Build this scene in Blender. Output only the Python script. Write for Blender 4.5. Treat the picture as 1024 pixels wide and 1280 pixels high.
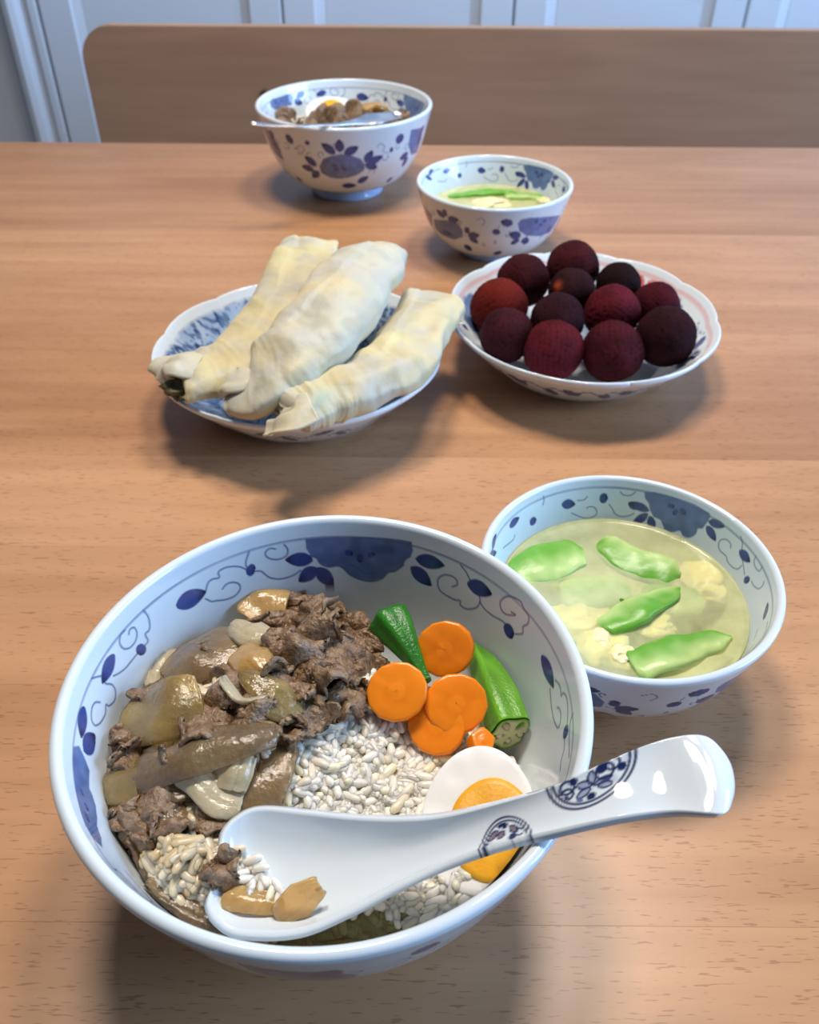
import bpy, bmesh, math, random, json
import numpy as np
from mathutils import Vector, Matrix, Euler

for o in list(bpy.data.objects):
    bpy.data.objects.remove(o)
scene = bpy.context.scene
COL = scene.collection
rng = np.random.default_rng(7)

# ------------------------------------------------------------------ camera
# metres; the table top is z = 0, the floor z = -0.74
F_PX, PITCH, ROLL, CAM_H = 1082.52, 0.70146, 0.00772, 0.28731
_fw = np.array([0, math.cos(PITCH), -math.sin(PITCH)])
_r = np.array([1.0, 0, 0]); _u = np.cross(_r, _fw)
_R = math.cos(ROLL) * _r + math.sin(ROLL) * _u
_U = -math.sin(ROLL) * _r + math.cos(ROLL) * _u
_C = np.array([0, 0, CAM_H])
cam_data = bpy.data.cameras.new('camera')
cam = bpy.data.objects.new('camera', cam_data); COL.objects.link(cam)
M = Matrix([[_R[0], _U[0], -_fw[0], 0], [_R[1], _U[1], -_fw[1], 0], [_R[2], _U[2], -_fw[2], CAM_H], [0, 0, 0, 1]])
cam.matrix_world = M
cam_data.sensor_fit = 'HORIZONTAL'; cam_data.sensor_width = 36.0
cam_data.lens = F_PX * 36.0 / 1024.0
cam_data.clip_start = 0.01; cam_data.clip_end = 50
cam_data.dof.use_dof = True
cam_data.dof.focus_distance = 0.285
cam_data.dof.aperture_fstop = cam_data.lens / 1.6      # about a 1.6 mm opening, as in a phone
scene.camera = cam

# ------------------------------------------------------------------ light and exposure
world = bpy.data.worlds.new('world'); scene.world = world; world.use_nodes = True
bg = world.node_tree.nodes['Background']
bg.inputs[0].default_value = (0.52, 0.72, 1.0, 1); bg.inputs[1].default_value = 0.13
scene.view_settings.view_transform = 'Standard'; scene.view_settings.look = 'None'
scene.view_settings.exposure = 0.0; scene.view_settings.gamma = 1.0
scene.view_settings.use_curve_mapping = False
def area(name, loc, target, size, power, color, shape='DISK', size_y=None):
    l = bpy.data.lights.new(name, 'AREA'); l.energy = power; l.color = color; l.shape = shape; l.size = size
    if size_y: l.size_y = size_y
    o = bpy.data.objects.new(name, l); COL.objects.link(o); o.location = loc
    o.rotation_euler = (Vector(target) - Vector(loc)).to_track_quat('-Z', 'Y').to_euler()
    return o
area('ceiling_lamp', (-0.14, 0.60, 1.15), (-0.05, 0.40, 0), 0.24, 9.6, (1.0, 0.90, 0.80))
area('ceiling_lamp', (0.22, 0.66, 1.15), (0.05, 0.40, 0), 0.24, 7.4, (1.0, 0.90, 0.80))
area('window_daylight', (2.3, 0.15, 0.75), (0.0, 0.9, 0.1), 1.5, 84, (0.38, 0.62, 1.0), 'RECTANGLE', 1.2)

# ------------------------------------------------------------------ helpers
def at(px, py, z):
    d = _fw * F_PX + _R * (px - 512) - _U * (py - 640)
    return _C + d * ((z - CAM_H) / d[2])
def atY(px, py, y):
    d = _fw * F_PX + _R * (px - 512) - _U * (py - 640)
    return _C + d * (y / d[1])
def viewdir(P):
    d = np.asarray(P) - _C
    return d / np.linalg.norm(d)

def tag(o, label=None, cat=None, group=None, kind=None):
    if label: o['label'] = label
    if cat: o['category'] = cat
    if group: o['group'] = group
    if kind: o['kind'] = kind
    return o
def empty(name, loc=(0, 0, 0), rz=0):
    o = bpy.data.objects.new(name, None); COL.objects.link(o)
    o.location = loc; o.rotation_euler = (0, 0, rz); o.empty_display_size = .02
    return o
def link(name, me, parent=None):
    o = bpy.data.objects.new(name, me); COL.objects.link(o)
    if parent is not None: o.parent = parent
    return o
def mesh(name, V, F, mat, parent=None, col=None, smooth=True):
    me = bpy.data.meshes.new(name)
    V = np.asarray(V, float).reshape(-1, 3)
    me.from_pydata(V.tolist(), [], F.tolist() if isinstance(F, np.ndarray) else F)
    if mat: me.materials.append(mat)
    if smooth: me.polygons.foreach_set('use_smooth', np.ones(len(me.polygons), bool))
    if col is not None:
        a = me.color_attributes.new('paint', 'FLOAT_COLOR', 'POINT')
        c = np.ones((len(V), 4)); c[:, :3] = np.asarray(col).reshape(-1, 3)
        a.data.foreach_set('color', c.ravel())
    me.update()
    return link(name, me, parent)
def gridF(n, m, cu=False, cv=False, off=0):
    i = np.arange(n if cu else n - 1); j = np.arange(m if cv else m - 1)
    I, J = np.meshgrid(i, j, indexing='ij'); I2 = (I + 1) % n; J2 = (J + 1) % m
    return (np.stack([I * m + J, I2 * m + J, I2 * m + J2, I * m + J2], -1).reshape(-1, 4) + off)
def flip(F): return F[:, ::-1]
def solidify(o, t, off=-1):
    m = o.modifiers.new('thickness', 'SOLIDIFY'); m.thickness = t; m.offset = off; m.use_even_offset = False
    return o
def subsurf(o, n=1):
    m = o.modifiers.new('smooth', 'SUBSURF'); m.levels = n; m.render_levels = n
    return o
def copy_tree(o, parent=None):
    c = o.copy(); COL.objects.link(c)
    if parent is not None: c.parent = parent
    for ch in [x for x in COL.objects if x.parent == o]: copy_tree(ch, c)
    return c
def bm_obj(name, bm, mat, parent=None, smooth=False):
    me = bpy.data.meshes.new(name); bm.to_mesh(me); bm.free()
    me.materials.append(mat)
    if smooth: me.polygons.foreach_set('use_smooth', np.ones(len(me.polygons), bool))
    return link(name, me, parent)
def bm_box(bm, x0, x1, y0, y1, z0, z1, bev=0.0):
    r = bmesh.ops.create_cube(bm, size=1.0)
    vs = r['verts']
    for v in vs:
        v.co = ((x0 + x1) / 2 + v.co.x * (x1 - x0), (y0 + y1) / 2 + v.co.y * (y1 - y0), (z0 + z1) / 2 + v.co.z * (z1 - z0))
    if bev:
        es = list({e for v in vs for e in v.link_edges})
        bmesh.ops.bevel(bm, geom=es, offset=bev, segments=2, affect='EDGES', profile=0.5)
def box(name, b, mat, parent=None, bev=0.0):
    bm = bmesh.new(); bm_box(bm, *b, bev=bev); return bm_obj(name, bm, mat, parent)
def spline(P, n):
    P = np.asarray(P, float); k = len(P)
    t = np.linspace(0, k - 1, n); i = np.clip(t.astype(int), 0, k - 2); s = (t - i)[:, None]
    p0 = P[np.clip(i - 1, 0, k - 1)]; p1 = P[i]; p2 = P[i + 1]; p3 = P[np.clip(i + 2, 0, k - 1)]
    return .5 * (2 * p1 + (p2 - p0) * s + (2 * p0 - 5 * p1 + 4 * p2 - p3) * s ** 2 + (3 * p1 - p0 - 3 * p2 + p3) * s ** 3)
def unit(a): return a / (np.linalg.norm(a, axis=-1, keepdims=True) + 1e-12)

_perm = np.random.default_rng(3).permutation(256); _perm = np.r_[_perm, _perm, _perm]
_grad = unit(np.random.default_rng(4).normal(size=(256, 3)))
def perlin(P):
    P = np.asarray(P, float); I = np.floor(P).astype(int); f = P - I; I &= 255
    w = f * f * f * (f * (f * 6 - 15) + 10); out = 0
    for dx in (0, 1):
        for dy in (0, 1):
            for dz in (0, 1):
                h = _perm[_perm[_perm[I[..., 0] + dx] + I[..., 1] + dy] + I[..., 2] + dz]
                g = (_grad[h] * (f - np.array([dx, dy, dz]))).sum(-1)
                out = out + g * (w[..., 0] if dx else 1 - w[..., 0]) * (w[..., 1] if dy else 1 - w[..., 1]) * (w[..., 2] if dz else 1 - w[..., 2])
    return out * 1.6
def vnoise(P): return np.stack([perlin(P), perlin(P + 31.7), perlin(P + 77.3)], -1)

# ------------------------------------------------------------------ materials
def new_mat(name):
    m = bpy.data.materials.new(name); m.use_nodes = True
    return m, m.node_tree, m.node_tree.nodes['Principled BSDF']
def simple(name, col, rough=.5, sss=0, sss_r=(1, .6, .4), scale=.003, trans=0, bump=0, bscale=400, metal=0, coat=0, var=0, vscale=120, col2=None, attr=False, sheen=0, spec=.5, noise_det=3):
    m, nt, p = new_mat(name); N, L = nt.nodes, nt.links
    p.inputs['Base Color'].default_value = (*col, 1); p.inputs['Roughness'].default_value = rough
    p.inputs['Metallic'].default_value = metal; p.inputs['Specular IOR Level'].default_value = spec
    if sss:
        p.inputs['Subsurface Weight'].default_value = sss; p.inputs['Subsurface Radius'].default_value = sss_r
        p.inputs['Subsurface Scale'].default_value = scale
    if trans: p.inputs['Transmission Weight'].default_value = trans
    if coat: p.inputs['Coat Weight'].default_value = coat; p.inputs['Coat Roughness'].default_value = .08
    if sheen: p.inputs['Sheen Weight'].default_value = sheen; p.inputs['Sheen Roughness'].default_value = .4
    tc = N.new('ShaderNodeTexCoord')
    base = None
    if attr:
        a = N.new('ShaderNodeAttribute'); a.attribute_name = 'paint'; base = a.outputs['Color']
        L.new(base, p.inputs['Base Color'])
    if var or col2:
        n = N.new('ShaderNodeTexNoise'); n.inputs['Scale'].default_value = vscale; n.inputs['Detail'].default_value = noise_det
        L.new(tc.outputs['Object'], n.inputs['Vector'])
        rp = N.new('ShaderNodeValToRGB'); rp.color_ramp.elements[0].position = .36; rp.color_ramp.elements[1].position = .66
        L.new(n.outputs['Fac'], rp.inputs['Fac'])
        mx = N.new('ShaderNodeMix'); mx.data_type = 'RGBA'
        L.new(rp.outputs['Color'], mx.inputs['Factor'])
        c2 = col2 or tuple(c * (1 - var) for c in col)
        if base is not None:
            mx.blend_type = 'MULTIPLY'; L.new(base, mx.inputs[6]); mx.inputs[7].default_value = (*((1 - var,) * 3), 1)
        else:
            mx.inputs[6].default_value = (*col, 1); mx.inputs[7].default_value = (*c2, 1)
        L.new(mx.outputs[2], p.inputs['Base Color'])
    if bump:
        n = N.new('ShaderNodeTexNoise'); n.inputs['Scale'].default_value = bscale; n.inputs['Detail'].default_value = 4
        L.new(tc.outputs['Object'], n.inputs['Vector'])
        b = N.new('ShaderNodeBump'); b.inputs['Strength'].default_value = bump; b.inputs['Distance'].default_value = .001
        L.new(n.outputs['Fac'], b.inputs['Height']); L.new(b.outputs['Normal'], p.inputs['Normal'])
    return m
def wood(name, c_dark, c_light, rough=.36, flecks=True):
    m, nt, p = new_mat(name); N, L = nt.nodes, nt.links
    tc = N.new('ShaderNodeTexCoord'); oi = N.new('ShaderNodeObjectInfo')
    ad = N.new('ShaderNodeVectorMath'); ad.operation = 'ADD'
    cm = N.new('ShaderNodeCombineXYZ'); L.new(oi.outputs['Random'], cm.inputs[0]); L.new(oi.outputs['Random'], cm.inputs[2])
    sc = N.new('ShaderNodeVectorMath'); sc.operation = 'SCALE'; sc.inputs[3].default_value = 3.0
    L.new(cm.outputs[0], sc.inputs[0]); L.new(tc.outputs['Object'], ad.inputs[0]); L.new(sc.outputs[0], ad.inputs[1])
    def noise(s, scale, det=4, dist=0):
        mp = N.new('ShaderNodeMapping'); mp.inputs['Scale'].default_value = s; L.new(ad.outputs[0], mp.inputs['Vector'])
        n = N.new('ShaderNodeTexNoise'); n.inputs['Scale'].default_value = scale; n.inputs['Detail'].default_value = det
        n.inputs['Distortion'].default_value = dist
        L.new(mp.outputs[0], n.inputs['Vector']); return n.outputs['Fac']
    a = noise((.25, 1, 1), 14, 5, .6); b = noise((.06, 1, 1), 90, 4, .2); cfl = noise((.13, 1, 1), 1250, 1)
    def math_(op, x, y):
        q = N.new('ShaderNodeMath'); q.operation = op
        for k, v in enumerate((x, y)):
            if isinstance(v, (int, float)): q.inputs[k].default_value = v
            else: L.new(v, q.inputs[k])
        return q.outputs[0]
    t = math_('ADD', math_('MULTIPLY', a, .6), math_('MULTIPLY', b, .4))
    rt = math_('MULTIPLY', math_('SUBTRACT', oi.outputs['Random'], .5), .20)
    t = math_('ADD', t, rt)
    rp = N.new('ShaderNodeValToRGB'); e = rp.color_ramp.elements
    e[0].position = .30; e[0].color = (*c_dark, 1); e[1].position = .68; e[1].color = (*c_light, 1)
    L.new(t, rp.inputs['Fac']); out = rp.outputs['Color']
    if flecks:
        fl = N.new('ShaderNodeValToRGB'); fl.color_ramp.elements[0].position = .63; fl.color_ramp.elements[1].position = .70
        L.new(cfl, fl.inputs['Fac'])
        mx = N.new('ShaderNodeMix'); mx.data_type = 'RGBA'; mx.blend_type = 'MULTIPLY'
        L.new(math_('MULTIPLY', fl.outputs['Color'], .55), mx.inputs['Factor']); L.new(out, mx.inputs[6])
        mx.inputs[7].default_value = (.50, .36, .30, 1); out = mx.outputs[2]
    L.new(out, p.inputs['Base Color'])
    p.inputs['Roughness'].default_value = rough
    bp = N.new('ShaderNodeBump'); bp.inputs['Strength'].default_value = .06; bp.inputs['Distance'].default_value = .001
    L.new(b, bp.inputs['Height']); L.new(bp.outputs['Normal'], p.inputs['Normal'])
    return m

M_TABLE = wood('beech_table', (.375, .180, .078), (.57, .305, .150))
M_BENCH = wood('beech_veneer_shaded', (.28, .155, .092), (.36, .21, .13), .5, False)  # same wood as the table, colour darkened for facing away from the lamps
M_BENCH_EDGE = wood('beech_edge', (.5, .32, .2), (.62, .42, .28), .5, False)
M_CAB = simple('white_paint', (.68, .75, .84), .45)
M_KNOB = simple('brushed_knob', (.45, .45, .46), .3, metal=1)
M_FLOOR = wood('floor_wood', (.2, .12, .07), (.3, .19, .11), .5, False)
M_PORC = simple('porcelain', (.8, .82, .82), .07, attr=True)
M_PORC_PLAIN = simple('porcelain_plain', (.8, .82, .82), .07)
M_RICE = simple('rice_grain', (.75, .72, .62), .26, sss=.6, sss_r=(1, .9, .75), scale=.0016, attr=True)
M_BEEF = simple('stewed_beef', (.150, .082, .035), .30, sss=.12, sss_r=(1, .5, .3), scale=.0015, bump=.9, bscale=800, col2=(.31, .20, .115), vscale=300, spec=.6, noise_det=6)
M_ONION = simple('cooked_onion', (.76, .57, .22), .16, sss=.5, sss_r=(1, .8, .45), scale=.003, trans=.72, col2=(.58, .42, .17), vscale=90, bump=.5, bscale=500)
M_ONION_PALE = simple('cooked_onion_pale', (.78, .66, .44), .17, sss=.5, sss_r=(1, .85, .6), scale=.003, trans=.45, col2=(.72, .60, .38), vscale=120, bump=.4, bscale=500)
M_ONION_AMBER = simple('cooked_onion_amber', (.90, .60, .24), .14, sss=.5, sss_r=(1, .7, .3), scale=.003, trans=.6, col2=(.80, .50, .19), vscale=120, bump=.4, bscale=500)
M_ONION_GREY = simple('cooked_onion_grey', (.66, .48, .26), .15, sss=.4, sss_r=(1, .8, .5), scale=.003, trans=.75, col2=(.46, .32, .17), vscale=80, bump=.5, bscale=500)
M_CARROT = simple('carrot', (.90, .26, .012), .26, sss=.35, sss_r=(1, .4, .1), scale=.003, attr=True, bump=.06, bscale=500)
M_OKRA = simple('okra_skin', (.035, .20, .012), .28, sss=.1, sss_r=(.5, 1, .2), scale=.002, attr=True, bump=.35, bscale=900)
M_OKRA_CUT = simple('okra_flesh', (.5, .45, .25), .35, attr=True)
M_SEED = simple('okra_seed', (.62, .55, .38), .4)
M_EGGW = simple('egg_white', (.96, .95, .91), .3, sss=.35, sss_r=(1, .9, .8), scale=.004)
M_YOLK = simple('egg_yolk', (.90, .46, .02), .42, sss=.2, sss_r=(1, .6, .1), scale=.002, bump=.15, bscale=700, col2=(.86, .40, .012), vscale=160)
M_STEEL = simple('polished_steel', (.80, .81, .83), .28, metal=1)
M_LUFFA = simple('cooked_luffa', (.3, .55, .1), .34, sss=.4, sss_r=(.6, 1, .3), scale=.004, attr=True, bump=.12, bscale=500)
M_EGGDROP = simple('egg_drop', (.86, .74, .34), .25, sss=.4, sss_r=(1, .9, .4), scale=.003, col2=(.88, .82, .56), vscale=200, bump=.4, bscale=500)
M_WRAP = None
M_FILL = simple('green_filling', (.03, .05, .012), .35, bump=.5, bscale=500, col2=(.16, .12, .05), vscale=300)
M_BERRY = simple('berry_skin', (.05, .008, .012), .85, attr=True, bump=.4, bscale=1000, spec=.12)
M_BOLT = simple('dark_bolt', (.06, .035, .025), .5)

def broth_mat(name, col, clear):
    m, nt, p = new_mat(name); N, L = nt.nodes, nt.links
    p.inputs['Base Color'].default_value = (*col, 1); p.inputs['Roughness'].default_value = .06
    p.inputs['Specular IOR Level'].default_value = .5
    tr = N.new('ShaderNodeBsdfTransparent'); tr.inputs[0].default_value = (.96, .97, .76, 1)
    tc = N.new('ShaderNodeTexCoord'); n = N.new('ShaderNodeTexNoise'); n.inputs['Scale'].default_value = 55; n.inputs['Detail'].default_value = 4
    L.new(tc.outputs['Object'], n.inputs['Vector'])
    mr = N.new('ShaderNodeMapRange'); mr.inputs[1].default_value = .3; mr.inputs[2].default_value = .7
    mr.inputs[3].default_value = clear - .14; mr.inputs[4].default_value = clear + .14
    L.new(n.outputs['Fac'], mr.inputs[0])
    mx = N.new('ShaderNodeMixShader'); L.new(mr.outputs[0], mx.inputs[0])
    L.new(p.outputs[0], mx.inputs[1]); L.new(tr.outputs[0], mx.inputs[2])
    L.new(mx.outputs[0], N['Material Output'].inputs[0])
    return m
M_BROTH = broth_mat('cloudy_broth', (.92, .92, .56), .60)
M_SAUCE = broth_mat('brown_sauce', (.16, .10, .03), .55)
def wrap_mat():
    m, nt, p = new_mat('thin_wrapper'); N, L = nt.nodes, nt.links
    tc = N.new('ShaderNodeTexCoord')
    at_ = N.new('ShaderNodeAttribute'); at_.attribute_name = 'paint'
    def nz(s, d, lo, hi):
        n = N.new('ShaderNodeTexNoise'); n.inputs['Scale'].default_value = s; n.inputs['Detail'].default_value = d
        L.new(tc.outputs['Object'], n.inputs['Vector'])
        r = N.new('ShaderNodeValToRGB'); r.color_ramp.elements[0].position = lo; r.color_ramp.elements[1].position = hi
        L.new(n.outputs['Fac'], r.inputs['Fac']); return r.outputs['Color']
    def mix(f, a, b, mode='MIX'):
        x = N.new('ShaderNodeMix'); x.data_type = 'RGBA'; x.blend_type = mode
        L.new(f, x.inputs['Factor'])
        for k, v in ((6, a), (7, b)):
            if isinstance(v, tuple): x.inputs[k].default_value = (*v, 1)
            else: L.new(v, x.inputs[k])
        return x.outputs[2]
    c = mix(nz(34, 3, .42, .74), at_.outputs['Color'], (.66, .54, .29), 'MIX')
    c2 = mix(nz(70, 4, .52, .80), c, (.48, .46, .41))
    L.new(c2, p.inputs['Base Color']); p.inputs['Roughness'].default_value = .52; p.inputs['Specular IOR Level'].default_value = .35
    p.inputs['Subsurface Weight'].default_value = .3; p.inputs['Subsurface Radius'].default_value = (1, .8, .5); p.inputs['Subsurface Scale'].default_value = .004
    n = N.new('ShaderNodeTexNoise'); n.inputs['Scale'].default_value = 150; n.inputs['Detail'].default_value = 3
    L.new(tc.outputs['Object'], n.inputs['Vector'])
    b = N.new('ShaderNodeBump'); b.inputs['Strength'].default_value = .3; b.inputs['Distance'].default_value = .002
    L.new(n.outputs['Fac'], b.inputs['Height']); L.new(b.outputs['Normal'], p.inputs['Normal'])
    return m
M_WRAP = wrap_mat()

# ------------------------------------------------------------------ the setting
bm = bmesh.new(); bm_box(bm, -2.6, 2.6, -1.6, 2.3, -.78, -.74)
tag(bm_obj('floor', bm, M_FLOOR), kind='structure')
bm = bmesh.new(); bm_box(bm, -2.6, 2.6, 2.06, 2.14, -.74, 1.7)
tag(bm_obj('wall_back', bm, M_CAB), kind='structure')

# white panelled cupboards along the back wall
YC = 1.68
def cupboard(x0, x1, xm, label):
    root = empty('white_cupboard', ((x0 + x1) / 2, YC + .2, -.74))
    tag(root, label, 'cupboard', 'white panelled cupboards behind the bench')
    inv = Matrix.Translation(-Vector(root.location))
    def part(o): o.data.transform(inv); return o
    part(box('body', (x0, x1, YC + .024, YC + .37, -.74, .62), M_CAB, root, .002))
    for (a, b, knob_side) in ((x0, xm, 1), (xm, x1, -1)):
        a += .0018; b -= .0018
        z0, z1 = -.70, .60; fr = .053; bev = .022
        bm = bmesh.new()
        yo, yi = YC, YC + .022
        def rect(m, y, ext=0): return [bm.verts.new((a + m, y, z0 + m)), bm.verts.new((b - m, y, z0 + m)), bm.verts.new((b - m, y, z1 - m)), bm.verts.new((a + m, y, z1 - m))]
        r = [rect(0, yi), rect(0, yo + .002), rect(.002, yo), rect(fr, yo), rect(fr + .003, yo + .004), rect(fr + bev, yo + .011)]
        for p_, q_ in zip(r, r[1:]):
            for k in range(4): bm.faces.new((p_[k], p_[(k + 1) % 4], q_[(k + 1) % 4], q_[k]))
        bm.faces.new(r[0][::-1])
        bmesh.ops.recalc_face_normals(bm, faces=bm.faces)
        d = part(bm_obj('door', bm, M_CAB, root))
        part(box('panel', (a + fr + bev - .002, b - fr - bev + .002, YC + .009, YC + .019, z0 + fr + bev - .002, z1 - fr - bev + .002), M_CAB, d))
        xk = (b - .030) if knob_side > 0 else (a + .032)
        prof = [(0, -.026), (.008, -.025), (.0125, -.021), (.013, -.017), (.010, -.012), (.006, -.009), (.006, 0)]
        n = 20; V = []
        for (rr, yy) in prof:
            for k in range(n):
                t = 2 * math.pi * k / n; V.append((xk + rr * math.cos(t), YC + yy + .0005, .042 + rr * math.sin(t)))
        part(mesh('knob', V, gridF(len(prof), n, cv=True), M_KNOB, d))
cupboard(-.6405, .171, -.2240, 'white cupboard with two panelled doors behind the left half of the bench')
cupboard(.1712, .985, .568, 'white cupboard with two panelled doors behind the right half of the bench')
# moulded door casing at the left, its profile extruded upwards
prof = [(-.80, .10), (-.80, .05), (-.735, .045), (-.715, .035), (-.708, .012), (-.700, -.004), (-.690, -.008), (-.680, -.004), (-.672, .006), (-.668, .013),
        (-.662, .013), (-.660, .003), (-.657, .0), (-.646, .0), (-.644, .003), (-.643, .03), (-.643, .10)]
P = np.array(prof); V = np.concatenate([np.c_[P[:, 0], P[:, 1] + YC, np.full(len(P), z)] for z in (-.74, .75)])
tag(mesh('trim_1', V, gridF(2, len(P)), M_CAB, smooth=False), kind='structure')
bm = bmesh.new(); bm_box(bm, -2.6, -.79, YC + .06, YC + .12, -.74, 1.2)
tag(bm_obj('wall_left', bm, M_CAB), kind='structure')

# bench with a high plywood back
YB = 1.25
bench = empty('wooden_bench', (.35, 1.08, -.74))
tag(bench, 'long brown wooden bench with rounded plywood backrest across the far table edge', 'bench')
def rounded_panel(name, x0, x1, z0, z1, y, t, rad, mat, parent, edge=None):
    bm = bmesh.new(); pts = []
    for cx, cz, a0 in ((x1 - rad, z1 - rad, 0), (x0 + rad, z1 - rad, 90), (x0 + rad, z0 + rad, 180), (x1 - rad, z0 + rad, 270)):
        for k in range(9):
            a = math.radians(a0 + k * 11.25); pts.append((cx + rad * math.cos(a), cz + rad * math.sin(a)))
    f = [bm.verts.new((x, y, z)) for x, z in pts]; b = [bm.verts.new((x, y + t, z)) for x, z in pts]
    bm.faces.new(f); bm.faces.new(b[::-1]); n = len(pts)
    for k in range(n):
        q = bm.faces.new((f[k], b[k], b[(k + 1) % n], f[(k + 1) % n])); q.material_index = 1 if edge else 0
    bmesh.ops.recalc_face_normals(bm, faces=bm.faces)
    bev = [e for e in bm.edges if len({round(v.co.y, 5) for v in e.verts}) == 1]
    bmesh.ops.bevel(bm, geom=bev, offset=.0015, segments=2, affect='EDGES')
    o = bm_obj(name, bm, mat, parent)
    if edge: o.data.materials.append(edge)
    return o
inv = Matrix.Translation(-Vector(bench.location))
def bpart(o): o.data.transform(inv); return o
bpart(rounded_panel('backrest', -.434, 1.15, -.16, .0445, YB, .020, .042, M_BENCH, bench, M_BENCH_EDGE))
bpart(box('seat', (-.44, 1.16, .93, 1.235, -.315, -.29), M_BENCH, bench, .006))
for x in (-.38, 1.06):
    bpart(box('post', (x, x + .05, YB + .020, YB + .05, -.74, -.02), M_BENCH, bench, .003))
    bpart(box('leg', (x, x + .05, .96, 1.0, -.74, -.315), M_BENCH, bench, .003))
    bpart(box('rail', (x + .005, x + .045, .98, YB + .03, -.37, -.315), M_BENCH, bench, .003))
n = 18
for (px, pz) in ((-.1965, -.038), (.93, -.038)):
    V = [(px + r_ * math.cos(2 * math.pi * k / n), YB + y_, pz + r_ * math.sin(2 * math.pi * k / n)) for r_, y_ in ((.0001, -.0035), (.006, -.0032), (.0085, -.0015), (.009, .001)) for k in range(n)]
    bpart(mesh('bolt', V, gridF(4, n, cv=True), M_BOLT, bench))

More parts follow.
